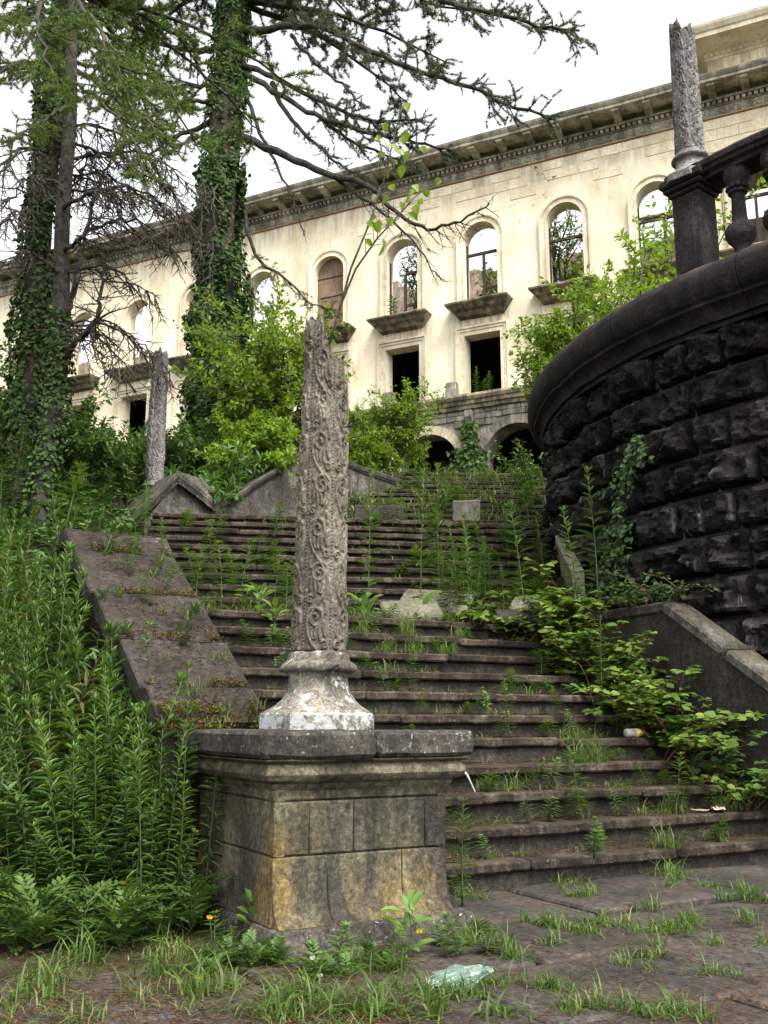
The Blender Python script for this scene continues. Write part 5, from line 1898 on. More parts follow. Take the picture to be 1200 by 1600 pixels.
# ---------- shrubs
def grow(mb, p, d, L, r, depth, rg, tips, up=.15, wig=.25, nseg=5, kids=(5, 6), ang=(.4, 1.0), shrink=.55):
    pts = [p.copy()]; dirs = [d.copy()]
    d = d.copy()
    for i in range(nseg):
        d = (d + Vector((rg.gauss(0, wig), rg.gauss(0, wig), rg.gauss(0, wig) + up)) * (1 / nseg ** .5)).normalized()
        p = p + d * (L / nseg)
        pts.append(p.copy()); dirs.append(d.copy())
    mb.tube(pts, [r * (1 - .75 * i / nseg) for i in range(nseg + 1)], 5 if r > .02 else 3, cap=False)
    if depth == 0:
        tips.append((pts, dirs)); return
    nk = rg.randint(*kids)
    for k in range(nk):
        t = rg.uniform(.25, 1.0) * nseg
        i = min(nseg, int(round(t)))
        a = rg.uniform(*ang); az = rg.uniform(0, 6.283)
        side = dirs[i].orthogonal().normalized()
        side.rotate(Matrix.Rotation(az, 3, dirs[i]))
        nd_ = (dirs[i] * math.cos(a) + side * math.sin(a)).normalized()
        grow(mb, pts[i], nd_, L * shrink * rg.uniform(.7, 1.2), r * .5, depth - 1, rg, tips, up, wig, max(3, nseg - 1), kids, ang, shrink)
    if depth == 1: tips.append((pts[2:], dirs[2:]))


def leafy(tips, per, L, W, rg, tmpl=T_OVATE, spread=.03, upw=.4):
    P, D, N = [], [], []
    for pts, dirs in tips:
        for k in range(per):
            t = rg.uniform(.1, 1.0) * (len(pts) - 1); i = min(int(t), len(pts) - 2); f = t - i
            p = np.array(pts[i]) * (1 - f) + np.array(pts[i + 1]) * f
            d = np.array(dirs[i]); r = rg.normal(size=3)
            r -= d * (r @ d); r /= max(1e-6, np.linalg.norm(r))
            P.append(p + r * spread * rg.random()); D.append(d * .5 + r * .9 + np.array([0, 0, rg.normal() * .2]))
            N.append(np.array([rg.normal() * .5, rg.normal() * .5 - .15, 1.0]))
    n = len(P)
    return leaves(np.array(P), np.array(D), np.array(N), L * rg.uniform(.6, 1.25, n), W * rg.uniform(.7, 1.2, n), tmpl)


def shrub(name, label, base, h, spread, mat, L=.07, W=.035, seed=0, stems=7, per=16, kids=(5, 7), cat='shrub', depth=2, stem_mat='bark', parent=None, tmpl=T_OVATE, group=None):
    rg = random.Random(seed); nr = np.random.default_rng(seed)
    mb = MB(); tips = []
    for s_ in range(stems):
        az = 6.283 * s_ / stems + rg.uniform(-.3, .3); tl = rg.uniform(.1, 1.0) * spread / h
        d = Vector((math.cos(az) * tl, math.sin(az) * tl, 1)).normalized()
        grow(mb, Vector((rg.gauss(0, .06), rg.gauss(0, .06), 0)), d, h * rg.uniform(.55, .85), .012 * h, depth, rg, tips, up=.12, kids=kids, shrink=.5)
    o = mb.build('stem' if parent else name, M[stem_mat], parent, base)
    if not parent: tag(o, label, cat, group)
    V, Fc = leafy(tips, per, L, W, nr, tmpl)
    c = Cloud(); c.add(V, Fc)
    link('foliage', c.mesh('foliage', [M[mat]]), o)
    return o


def base_at(px, py, Y, sink=.1):
    p = at(px, py, Y)
    return (p.x, p.y, H(p.x, p.y) - sink)


sb = lambda px, Y, dz=0: (ray(px, 700).x / ray(px, 700).y * Y, Y, H(ray(px, 700).x / ray(px, 700).y * Y, Y) + dz - .05)
shrub('shrub', 'bright yellow green shrub spilling over the bastion before the facade', (4.45, 15.2, 5.1), 3.3, 2.2, 'shrub', .105, .055, 1, 14, 26, (6, 8))
shrub('shrub', 'low bright shrub drooping over the left end of the bastion cornice', (3.0, 14.7, 5.0), 1.9, 1.5, 'shrub', .09, .045, 2, 11, 22, (6, 7))
shrub('shrub', 'tall bright green shrub growing between the ivy clad trunk and the column', sb(428, 17.6), 3.6, .75, 'shrub', .11, .058, 3, 11, 22, (6, 8))
shrub('shrub', 'large leaved shrub just right of the distant grey column', sb(312, 15.4), 1.9, 1.4, 'shrub_d', .19, .075, 4, 9, 9, (4, 6))
shrub('shrub', 'dark shrub left of the distant grey column under the windows', sb(205, 17.5), 1.5, 1.6, 'shrub_d', .09, .05, 5, 9, 14, (5, 7))
shrub('shrub', 'leafy bush in front of the pale arch', sb(612, 21.5), 2.0, 1.6, 'shrub', .10, .05, 6, 8, 11, (6, 8))
shrub('shrub', 'slender glossy bush before the dark right hand arch', sb(822, 19.0, -.4), 1.6, .6, 'shrub_d', .10, .04, 7, 4, 9, (4, 5))
shrub('shrub', 'small bush on the bank at the foot of the leafy arch bush', sb(575, 19.6), 1.1, 1.0, 'shrub', .09, .045, 8, 8, 13, (5, 6))
shrub('shrub', 'wide pale green bush at the base of the ivy clad middle trunk', sb(398, 16.4), 1.5, 1.5, 'shrub', .10, .055, 9, 11, 18, (6, 7))
shrub('shrub', 'dark bush at the left edge behind the ivy clad trunk', sb(10, 14.5), 2.2, 1.8, 'shrub_d', .10, .055, 10, 9, 14, (5, 7))
shrub('shrub', 'low bush on the hillside between the two left trunks and the ivy bank', sb(135, 14.2), 1.3, 1.6, 'shrub_d', .09, .05, 11, 9, 13, (5, 7))
shrub('shrub', 'leafy bush filling the bank above the gabled block', sb(300, 17.4), 1.5, 1.5, 'shrub_d', .10, .05, 12, 9, 13, (5, 7))
shrub('shrub', 'green bush on the bank directly behind the carved column', sb(485, 19.0), 1.0, 1.2, 'shrub_d', .09, .05, 13, 8, 13, (5, 7))
shrub('shrub', 'far bush under the leftmost windows', sb(90, 22.0), 1.2, 2.2, 'shrub_d', .12, .06, 14, 9, 12, (5, 7))
shrub('shrub', 'bush on the plateau below the boarded window', sb(560, 25.0), 1.5, 1.8, 'shrub_d', .13, .06, 15, 9, 12, (5, 7))


def inside(n, yy, h, spread, mat, seed, label, dx=0, z=17.25, per=11):
    lx, ly = -BAY * n + dx, yy
    x = 7.07 + lx * math.cos(RZB) - ly * math.sin(RZB); y = 35.8 + lx * math.sin(RZB) + ly * math.cos(RZB)
    shrub('shrub', label, (x, y, z), h, spread, mat, .17, .10, seed, 6, max(4, per - 4), (5, 6))


inside(2, 2.6, 4.2, 1.3, 'shrub_d', 31, 'young tree inside the third arched window from the right')
inside(1, 3.0, 3.4, 1.2, 'shrub', 32, 'bright bush inside the arched window left of the shrub covered one', -.2)
inside(0, 3.2, 3.0, 1.1, 'shrub', 33, 'bush inside the arched window above the bright shrub', -.4)
inside(0, 1.2, 4.6, .5, 'shrub', 37, 'thin sapling against the left jamb of the arched window above the bright shrub', -.55, per=5)
inside(4, 2.2, 5.0, 1.4, 'shrub', 34, 'tall bright bush filling the arched window right of the middle trunk', .2)
inside(7, 2.2, 2.6, 1.2, 'shrub', 35, 'bush inside the leftmost visible arched window')
inside(6, 2.4, 2.0, 1.0, 'shrub_d', 36, 'bush inside the arched window above the distant grey column')
for i, (n, dx) in enumerate(((1, .1), (1, .3), (1, -.2), (2, -.5), (0, -.5), (2, .3))):
    lx, ly = -BAY * n + dx, -.30
    x = 7.07 + lx * math.cos(RZB) - ly * math.sin(RZB); y = 35.8 + lx * math.sin(RZB) + ly * math.cos(RZB)
    put_plant(mid[i % 4], (x, y, 13.5), .6 + .25 * (i % 3), i, (0, 0), 'tall_weed', 'weed rooted on the ledge before the dark lower windows', 'plant', 'weeds on the building ledge', 1.6)
p_ = (7.07 + (-BAY * 2 - .2) * math.cos(RZB) + .45 * math.sin(RZB), 35.8 + (-BAY * 2 - .2) * math.sin(RZB) - .45 * math.cos(RZB), 17.4)
put_plant(mid[1], p_, .9, 0, (0, 0), 'tall_weed', 'yellowish weed on the balcony ledge left of the middle', 'plant', None, 2.6)

# ---------- brambles on the right of the lower flight
def bramble(label, roots, n_cane, Lc, seed, leaf=.095, mat='bramble', lift=(0, 0), sag=.17):
    rg = random.Random(seed); nr = np.random.default_rng(seed)
    mb = MB(); P, D, N, Ls = [], [], [], []
    o0 = Vector(roots[0])
    for c in range(n_cane):
        p = Vector(roots[c % len(roots)]) - o0 + Vector((rg.gauss(0, .08), rg.gauss(0, .08), 0))
        az = rg.uniform(0, 6.283)
        d = Vector((math.cos(az) * .6 + lift[0], math.sin(az) * .6 - .25 + lift[1], 1)).normalized()
        L = Lc * rg.uniform(.5, 1.1); pts = [p.copy()]
        ns = 9
        for i in range(ns):
            d = (d + Vector((rg.gauss(0, .12), rg.gauss(0, .12), -sag))).normalized()
            p = p + d * (L / ns); pts.append(p.copy())
            if i >= 1:
                for _ in range(1 if rg.random() < .6 else 2):
                    a2 = rg.uniform(0, 6.283)
                    pd = Vector((math.cos(a2), math.sin(a2) - .3, .35)).normalized()
                    q = p + pd * leaf * .8
                    mb.tube([p, q], [.0018, .0012], 3, cap=False)
                    sd = pd.cross(Vector((0, 0, 1))).normalized()
                    for (fw, sw) in ((1, 0), (.45, .8), (.45, -.8)):
                        P.append(q); D.append(pd * fw + sd * sw + Vector((0, 0, rg.uniform(-.45, .05)))); N.append((rg.gauss(0, .3), rg.gauss(0, .3) - .25, 1)); Ls.append(leaf * (1.1 if sw == 0 else .9) * rg.uniform(.75, 1.15))
        mb.tube(pts, [.005 * (1 - .7 * i / ns) for i in range(ns + 1)], 4, cap=False)
    o = mb.build('bramble', M['stem_red'], None, roots[0])
    tag(o, label, 'bramble')
    Ls = np.array(Ls)
    V, Fc = leaves(np.array([tuple(x) for x in P]), np.array([tuple(x) for x in D]), np.array(N), Ls, Ls * .78, T_OVATE)
    c = Cloud(); c.add(V, Fc); link('foliage', c.mesh('foliage', [M[mat]]), o)
    return o


rt = [tuple(step_pt(rb.uniform(4.02, 4.38), k, rb.uniform(.08, .24))) for rb in (random.Random(4),) for k in (4, 4, 5, 5, 6, 6, 6, 7, 7, 7, 8, 8, 8, 9, 9)]
bramble('sprawling light green bramble over the right end of the lower steps', rt, 84, .80, 5, .085, lift=(.15, 0), sag=.12)
rt = [tuple(step_pt(4.36, k, .14)) for k in (2, 3, 4, 5, 6, 7, 8)]
bramble('darker bramble climbing the inner face of the right cheek wall', rt, 46, .70, 15, .07, 'shrub_d', lift=(.05, .25), sag=.09)
rt = [tuple(P1(4.25, b_, RISE * N1)) for b_ in (3.3, 3.6, 3.9)] + [tuple(P1(3.7, 3.9, RISE * N1))]
bramble('leafy bramble mound at the foot of the black wall', rt, 26, .75, 6, .095)
rt = [tuple(stair_at(px, k, .1)) for px, k in ((880, 9), (960, 9), (930, 10), (820, 10))]
bramble('low creeping bramble along the top of the lower flight', rt, 24, .45, 7, .075)
rt = [tuple(P1(4.6, b_, 1.99)) for b_ in (2.2, 2.6, 3.0)]
bramble('dark creeping bramble on the level end of the pale coping', rt, 16, .42, 8, .05, 'ivy')
rt = [tuple(stair_at(px, k, .15)) for px, k in ((1150, 2), (1180, 3), (1120, 3))]
bramble('small bramble runner at the right edge of the second step', rt, 9, .4, 9, .07)

# broad leaved dock by the column
def dock(label, loc, s, seed, n=12, L=.24):
    nr = np.random.default_rng(seed)
    az = np.arange(n) * 2.4; el = nr.uniform(.2, 1.1, n)
    D = np.stack([np.cos(az) * np.cos(el), np.sin(az) * np.cos(el), np.sin(el)], 1)
    P = np.stack([nr.normal(size=n) * .02, nr.normal(size=n) * .02, nr.uniform(0, .35, n)], 1)
    V, Fc = leaves(P + D * .05, D, np.tile([[0, -.3, 1.0]], (n, 1)), L * nr.uniform(.5, 1.1, n), L * .38, T_OVATE, 1.5)
    c = Cloud(); c.add(V, Fc)
    mb = MB(); mb.tube([(0, 0, -.02), (.01, 0, .2), (0, .01, .42)], [.008, .006, .003], 5)
    for p, d in zip(P, D): mb.tube([tuple(p), tuple(p + d * .06)], [.003, .003], 3)
    o = mb.build('broadleaf_weed', M['stem'], None, loc); o.scale = (s, s, s)
    tag(o, label, 'plant'); link('foliage', c.mesh('foliage', [M['weed_hi']]), o)


dock('broad leaved weed left of the column on the steps', tuple(stair_at(405, 11, .2)), .6, 1)
dock('second broad leaved weed left of the column', tuple(stair_at(428, 10, .2)), .55, 2)
dock('broad leaved weed near the top of the ramp edge', tuple(stair_at(385, 11, .3)), .6, 3)
dock('large leaved weed on the landing before the upper steps', tuple(P1(2.7, 4.2, RISE * N1)), .75, 4)
dock('pale leaved weed at the right of the broken slabs', tuple(P1(3.2, 4.0, RISE * N1)), .8, 5)
dock('small broad leaved weed on the bottom tread right of the grass clump', tuple(stair_at(1085, 3, .1)), .5, 6)
for i in range(26):
    px = rg.uniform(330, 760); py = rg.uniform(1462, 1530)
    p = at_z(px, py, 0.0)
    a1, b1 = ab(p, O1, U1, V1)
    if a1 > -.14 and b1 > -.14: continue
    put_plant(mid[i % 4], (p.x, p.y, 0), rg.uniform(.08, .24), i, (rg.gauss(0, .2), rg.gauss(0, .2)), 'step_weed', 'small leafy sprout around the foot of the plinth', 'plant', 'sprouts around the plinth', rg.uniform(.45, .8))
for i, (px, py) in enumerate(((395, 1480), (590, 1470), (640, 1500))):
    p = at_z(px, py, 0.0)
    dock(('sprouting weed at the left corner of the plinth', 'sprouting weed before the front of the plinth', 'sprouting weed near the crumpled plastic bottle')[i], (p.x, p.y, 0), .55, 10 + i, 14, .2)

# ---------- ivy and creepers
def ivy_tube(pts, rads, n, L, seed, mat='ivy', rough=.5):
    """ivy leaves round a trunk"""
    nr = np.random.default_rng(seed)
    pts = np.array([tuple(p) for p in pts]); rads = np.array(rads)
    seg = np.concatenate([[0], np.cumsum(np.linalg.norm(np.diff(pts, axis=0), axis=1))])
    s_ = nr.uniform(0, seg[-1], n)
    C = np.stack([np.interp(s_, seg, pts[:, k]) for k in range(3)], 1); r = np.interp(s_, seg, rads)
    az = nr.uniform(0, 2 * np.pi, n)
    lump = np.array([noise.noise(Vector((math.cos(a) * 1.3, math.sin(a) * 1.3, q * .9))) for a, q in zip(az, s_)])
    O = np.stack([np.cos(az), np.sin(az), np.zeros(n)], 1)
    gap = np.array([noise.noise(Vector((math.cos(a) * 2.2 + 7, math.sin(a) * 2.2, q * 1.6 + seed))) for a, q in zip(az, s_)])
    keep = gap > -.22
    C, r, az, lump, s_ = C[keep], r[keep], az[keep], lump[keep], s_[keep]; n = len(r)
    O = np.stack([np.cos(az), np.sin(az), np.zeros(n)], 1)
    rr = r * (1 + rough * lump + .16 * np.abs(nr.normal(size=n)))
    P = C + O * rr[:, None]
    D = O * .5 + np.stack([nr.normal(size=n) * .5, nr.normal(size=n) * .5, -.8 + nr.normal(size=n) * .4], 1)
    N = O + nr.normal(size=(n, 3)) * .35 + np.array([0, 0, .35])
    return leaves(P, D, N, L * nr.uniform(.6, 1.3, n), L * nr.uniform(.6, 1.1, n), T_IVY)


def ray_cyl(px, py, r):
    d = ray(px, py); ox, oy = -BC.x, -BC.y
    a = d.x ** 2 + d.y ** 2; b = 2 * (ox * d.x + oy * d.y); c = ox * ox + oy * oy - r * r
    q = b * b - 4 * a * c
    if q < 0: return None
    t = (-b - math.sqrt(q)) / (2 * a)
    return Vector((0, 0, EYE)) + d * t


def creeper(label, path, n, L, width, seed, mat='ivy', r=5.06):
    nr = np.random.default_rng(seed)
    P = []
    mb = MB()
    w = [ray_cyl(px, py, r - .02) for px, py in path]
    mb.tube(w, .006, 4)
    pa = np.array(path, float)
    for i in range(n):
        t = nr.uniform(0, len(pa) - 1); k = min(int(t), len(pa) - 2); f = t - k
        q = pa[k] * (1 - f) + pa[k + 1] * f
        ww = width * (1.0 if 1 else 1) * (.4 + .9 * abs(math.sin(t * 2.1 + seed)))
        p = ray_cyl(q[0] + nr.normal() * ww, q[1] + nr.normal() * ww * .6, r + nr.uniform(-.01, .05))
        if p: P.append(p)
    Pn = np.array([tuple(p) for p in P]); O = norm(np.stack([Pn[:, 0] - BC.x, Pn[:, 1] - BC.y, np.zeros(len(Pn))], 1))
    D = O * .4 + nr.normal(size=(len(Pn), 3)) * .5 + np.array([0, 0, -.6]); N = O + nr.normal(size=(len(Pn), 3)) * .4 + np.array([0, 0, .5])
    V, Fc = leaves(Pn, D, N, L * nr.uniform(.6, 1.3, len(Pn)), L * nr.uniform(.5, 1.0, len(Pn)), T_IVY)
    o = mb.build('creeper', M['stem_red']); tag(o, label, 'creeper')
    c = Cloud(); c.add(V, Fc); link('foliage', c.mesh('foliage', [M[mat]]), o)


creeper('green creeper hanging in a strand down the black wall', [(998, 678), (990, 715), (972, 745), (966, 790), (968, 840), (962, 880), (958, 930)], 330, .055, 10, 3, 'cover')
creeper('second creeper strand beside the hanging one', [(950, 828), (948, 870), (962, 900), (975, 945)], 130, .05, 9, 4, 'cover')
creeper('low creeper spreading along the foot of the black wall', [(900, 900), (940, 935), (985, 925), (1020, 915), (1050, 930)], 240, .055, 16, 5, 'ivy')

# ivy bank on the hillside
iv = Cloud()
n = 0
PP = []
while n < 31000:
    X, Y = NR.uniform(-9, .5), NR.uniform(5.0, 21)
    if abs(X) > .75 * Y: continue
    if Y < 7.3 and X > -.42 * Y: continue
    a1, b1 = ab((X, Y), O1, U1, V1)
    if a1 > -.25 and b1 < 3.7: continue
    if stair_z(X, Y) is not None: continue
    if noise.noise(Vector((X * .9, Y * .9, 4))) < -.18: continue
    PP.append((X, Y, H(X, Y) + NR.uniform(.0, .22 if X > -.45 * Y else .6))); n += 1
PP = np.array(PP)
V, Fc = leaves(PP, NR.normal(size=(n, 3)) * np.array([1, 1, .3]) + np.array([0, -.4, 0]), NR.normal(size=(n, 3)) * .3 + np.array([0, -.25, 1]), NR.uniform(.05, .13, n), NR.uniform(.05, .11, n), T_IVY)
iv.add(V, Fc)
tag(link('ivy_bank', iv.mesh('ivy_bank', [M['cover']])), 'carpet of ivy and low leaves covering the hillside left of the stairs', 'ground cover', kind='stuff')
for i in range(90):
    X, Y = rg.uniform(-6.5, .6), rg.uniform(9, 21)
    if abs(X) > .42 * Y or stair_z(X, Y) is not None: continue
    put_plant((mid + WV)[i % 14], (X, Y, H(X, Y)), rg.uniform(.5, 1.3), i, (rg.gauss(0, .1), rg.gauss(0, .1)), 'tall_weed', 'herb standing among the ivy on the hillside', 'plant', 'herbs on the hillside', rg.uniform(1.2, 2.4))

# ivy on the pier between the arches and on the ramp end
nr = np.random.default_rng(8)
n = 1900
lx = ARC_C[4] - 1.84 + nr.normal(size=n) * .36; lz = nr.uniform(7.6, 12.4, n); ly = YB - .08 - nr.uniform(0, .18, n)
ok = (lz < 11.4) | (np.abs(lx - (ARC_C[4] - 1.84)) < .3)
lx, ly, lz = lx[ok], ly[ok], lz[ok]
cx, sx = math.cos(RZB), math.sin(RZB)
Pn = np.stack([7.07 + lx * cx - ly * sx, 35.8 + lx * sx + ly * cx, lz], 1)
nf = np.array([sx, -cx, 0])
V, Fc = leaves(Pn, nr.normal(size=(len(Pn), 3)) * .5 + np.array([0, 0, -.8]), nf + nr.normal(size=(len(Pn), 3)) * .4, .16, .15, T_IVY)
c = Cloud(); c.add(V, Fc); tag(link('ivy_curtain', c.mesh('ivy_curtain', [M['ivy']])), 'dark ivy climbing the pier between the two arches', 'ivy')

# vine with heart shaped leaves over the broken column
def spl_(pts, n):
    out = []
    for i in range(n):
        t = i / (n - 1) * (len(pts) - 1); k = min(int(t), len(pts) - 2); out.append(pts[k].lerp(pts[k + 1], t - k))
    return out


vp = [at(512, 545, 5.10), at(520, 520, 5.05), at(533, 475, 5.0), at(556, 420, 4.95), at(590, 372, 4.9), at(640, 318, 4.85)]
vq = [at(533, 475, 5.0), at(548, 420, 4.98), at(575, 355, 4.95), at(598, 290, 4.92), at(612, 230, 4.9), at(628, 165, 4.88)]
o0 = vp[0]
mb = MB(); mb.tube([p - o0 for p in vp], [.009, .008, .007, .006, .005, .003], 6); mb.tube([p - o0 for p in vq], [.006, .006, .005, .005, .004, .003], 6)
vo = mb.build('vine', M['twig'], None, o0); tag(vo, 'thin sapling with bright heart shaped leaves rising from the broken column top', 'sapling')
nr = np.random.default_rng(3)
lp = [(629, 168), (604, 192), (596, 210), (618, 212), (608, 228), (625, 232), (612, 250), (622, 262), (630, 255), (640, 235), (662, 228), (600, 238), (618, 285), (650, 288), (690, 282), (607, 300), (640, 305), (652, 318), (662, 300), (645, 330), (598, 342), (578, 352), (597, 370), (572, 372), (620, 318), (668, 292), (590, 310),
      (632, 200), (646, 296), (656, 308), (603, 262), (610, 342), (585, 330), (576, 345), (600, 380)]
P = np.array([tuple(at(x + nr.normal() * 3, y + nr.normal() * 3, 4.9 + nr.normal() * .08) - o0) for x, y in lp])
n = len(P)
stp = [np.array(tuple(p - o0)) for p in spl_(vp, 40) + spl_(vq, 40)]
pet = MB()
for p in P:
    k = int(np.argmin([np.linalg.norm(p - q) for q in stp]))
    q = stp[max(0, k - 2)]
    m_ = (p + q) / 2 + np.array([0, 0, .02])
    pet.tube([tuple(q), tuple(m_), tuple(p)], [.0022, .0018, .0012], 4)
pet.build('petiole', M['stem'], vo)
V, Fc = leaves(P, np.stack([nr.normal(size=n) * .6, nr.normal(size=n) * .4, -np.ones(n)], 1), np.stack([nr.normal(size=n) * .5, -np.ones(n), nr.normal(size=n) * .5], 1), nr.uniform(.03, .08, n), nr.uniform(.022, .055, n), T_OVATE, 2.5)
c = Cloud(); c.add(V, Fc)
link('foliage', c.mesh('foliage', [M['vine']]), vo)

# ================================================================== trees
def spline(pts, n):
    pts = [Vector(p) for p in pts]
    out = []
    m = len(pts) - 1
    for i in range(n + 1):
        t = i / n * m; k = min(int(t), m - 1); f = t - k
        p0 = pts[max(k - 1, 0)]; p1 = pts[k]; p2 = pts[k + 1]; p3 = pts[min(k + 2, m)]
        out.append(.5 * ((2 * p1) + (p2 - p0) * f + (2 * p0 - 5 * p1 + 4 * p2 - p3) * f * f + (3 * p1 - p0 - 3 * p2 + p3) * f ** 3))
    return out


class Tree:
    def __init__(self, label, trunk_px, Y, rads, zbase, seed, bark='bark'):
        self.rg = random.Random(seed); self.nr = np.random.default_rng(seed)
        pts = [at(x, y, Y + (dy if len(q) else 0)) for (x, y, *q) in trunk_px for dy in (q[0] if q else 0,)]
        self.o = Vector((pts[0].x, pts[0].y, zbase))
        pts = [Vector((pts[0].x, pts[0].y, zbase))] + pts
        rads = [rads[0] * 1.15] + list(rads)
        self.path = spline(pts, 30)
        m = len(rads) - 1
        self.rad = [rads[min(int(i / 30 * m), m - 1)] * (1 - (i / 30 * m - min(int(i / 30 * m), m - 1))) + rads[min(int(i / 30 * m), m - 1) + 1] * (i / 30 * m - min(int(i / 30 * m), m - 1)) for i in range(31)]
        self.root = tag(empty('conifer_tree', self.o), label, 'tree')
        mb = MB()
        wob = [p - self.o + Vector((nz(p, .8, 2), nz(p, .8, 9), 0)) * .05 for p in self.path]
        mb.tube(wob, self.rad, 14)
        mb.build('trunk', M[bark], self.root, smooth=True)
        self.fol = Cloud()
        self.tw = MB()

    def limb(self, pts, r0, r1=.012, twigs=26, tl=(.35, .8), needles=True, start=.25, droop=-.1, flat=.35, dens=14, mat=0, L=.06, sub=.5, name='limb', bark='limb', up=.25):
        rg = self.rg
        pts = [Vector(p) - self.o for p in pts]
        n = max(8, len(pts) * 4)
        path = spline(pts, n)
        path = [p + Vector((rg.gauss(0, .02), rg.gauss(0, .02), rg.gauss(0, .02))) * (1 if 0 < i < n else 0) for i, p in enumerate(path)]
        mb = MB(); mb.tube(path, [r0 + (r1 - r0) * (i / n) ** .8 for i in range(n + 1)], 6)
        mb.build(name, M[bark], self.root, smooth=True)
        for k in range(twigs):
            t = start + (1 - start) * (k + rg.random()) / twigs
            i = min(int(t * n), n - 1); p = path[i]; d = (path[i + 1] - path[max(i - 1, 0)]).normalized()
            side = d.cross(Vector((0, 0, 1))).normalized() * rg.choice((-1, 1))
            dd = (side * rg.uniform(.6, 1.0) + d * rg.uniform(.3, .9) + Vector((0, 0, rg.gauss(droop, flat)))).normalized()
            self.twig(p, dd, rg.uniform(*tl) * (1.15 - .5 * t), .012, needles, dens, mat, L, sub, up)
        return path

    def twig(self, p, d, L, r, needles, dens, mat, nl, sub, up=.25, depth=1):
        rg = self.rg
        pts = [p.copy()]; ns = 5
        for i in range(ns):
            d = (d + Vector((rg.gauss(0, .16), rg.gauss(0, .16), rg.gauss(0, .13)))).normalized()
            p = p + d * (L / ns); pts.append(p.copy())
        self.tw.tube(pts, [max(.004, r * (1 - .7 * i / ns)) for i in range(ns + 1)], 3, cap=False)
        if needles:
            nr = self.nr; n = int(dens * L / .4) + 3
            t = nr.uniform(.05, 1, n) * ns; i = np.minimum(t.astype(int), ns - 1); f = (t - i)[:, None]
            A = np.array([tuple(q) for q in pts]); P = A[i] * (1 - f) + A[i + 1] * f
            m = 6
            P = np.repeat(P, m, 0)
            D = nr.normal(size=(len(P), 3)) + np.array([0, 0, up * 2]); dv = np.array(tuple(d)) * .6
            D = D + dv
            V, Fc = leaves(P, D, nr.normal(size=(len(P), 3)), nl * nr.uniform(.6, 1.3, len(P)), nl * .17, T_NEEDLE)
            self.fol.add(V, Fc, mat)
        if depth > 0:
            for k in range(int(3 + L * 4 * sub)):
                i = rg.randint(1, ns)
                a = Vector((rg.gauss(0, 1), rg.gauss(0, 1), rg.gauss(-.05, .35))).normalized()
                self.twig(pts[i], (d * .8 + a * .8).normalized(), L * rg.uniform(.3, .55), r * .55, needles, dens, mat, nl, sub, up, depth - 1)

    def done(self, twig_mat='twig', mats=('needle',)):
        self.tw.build('twigs', M[twig_mat], self.root)
        m = self.fol.mesh('crown', [M[x] for x in mats])
        if m: link('crown', m, self.root)

    def ivy(self, n, L, seed, i0=0, i1=22, grow=1.25, mat='ivy', rough=.65):
        pts = [p - self.o for p in self.path[i0:i1]]; rd = [r * grow for r in self.rad[i0:i1]]
        V, Fc = ivy_tube(pts, rd, n, L, seed, mat, rough)
        c = Cloud(); c.add(V, Fc); link('ivy', c.mesh('ivy', [M[mat]]), self.root)


def pxs(Y, *pts):
    """photo points -> world at depth Y plus an optional offset per point"""
    return [at(p[0], p[1], Y + (p[2] if len(p) > 2 else 0)) for p in pts]


# ---- middle tree: thick ivy clad trunk, long limbs to the right
YC = 19.0
TC = Tree('thick ivy clad conifer in the middle with long drooping limbs reaching right', [(345, 640), (340, 520), (343, 380), (350, 220), (358, 90), (364, -20), (372, -200), (380, -420)], YC, [.42, .40, .36, .33, .30, .27, .22, .12], 4.6, 1)
TC.ivy(24000, .085, 5, 0, 15, 1.22, rough=.6)
TC.ivy(6000, .075, 6, 14, 24, 1.05, rough=.3)
kw = dict(dens=28, L=.055)
TC.limb(pxs(YC, (372, 52), (430, 44, -.5), (500, 42, -1), (560, 70, -1.5), (640, 105, -2.2), (730, 135, -2.8), (800, 165, -3.2), (868, 186, -3.5)), .095, .02, 46, (.4, 1.0), start=.22, **kw)
TC.limb(pxs(YC, (376, -60), (520, -40, -1), (640, -20, -2), (740, 15, -3), (830, 35, -3.5), (905, 48, -4)), .085, .02, 44, (.4, .9), start=.35, **kw)
TC.limb(pxs(YC, (370, 98), (425, 118, -.5), (480, 148, -1), (540, 176, -1.4), (600, 190, -1.8), (650, 186, -2)), .075, .02, 30, (.3, .8), start=.35, **kw)
TC.limb(pxs(YC, (372, 112), (440, 150, -.6), (500, 184, -1.2), (570, 206, -1.6), (640, 222, -2), (705, 236, -2.3)), .075, .02, 30, (.35, .8), start=.4, **kw)
TC.limb(pxs(YC, (372, 212), (440, 240, -.6), (510, 270, -1.2), (575, 290, -1.7), (618, 330, -2.0), (668, 356, -2.2), (715, 348, -2.5), (765, 318, -2.8)), .10, .012, 30, (.35, .8), needles=False, start=.45, droop=-.5)
TC.limb(pxs(YC, (455, 55, -.7), (490, 98, -.9), (540, 138, -1.2), (572, 172, -1.4)), .05, .012, 10, (.25, .5), **kw)
TC.limb(pxs(YC, (378, 120), (392, 165, -.2), (415, 225, -.4), (440, 275, -.6), (462, 318, -.8), (476, 368, -.9)), .06, .01, 16, (.25, .6), needles=False, droop=-.7)
TC.limb(pxs(YC, (425, 130, -.4), (455, 185, -.7), (500, 230, -1), (540, 262, -1.2), (580, 285, -1.3)), .06, .012, 18, (.3, .6), needles=True, droop=-.4, dens=9, L=.06)
TC.limb(pxs(YC, (500, 182, -1), (545, 218, -1.3), (600, 240, -1.6), (655, 262, -1.9)), .05, .01, 16, (.3, .7), droop=-.3, dens=10, L=.06)
TC.limb(pxs(YC, (515, 272, -1.2), (565, 310, -1.5), (620, 352, -1.8), (660, 400, -2), (690, 440, -2)), .045, .008, 18, (.25, .6), needles=False, droop=-.6)
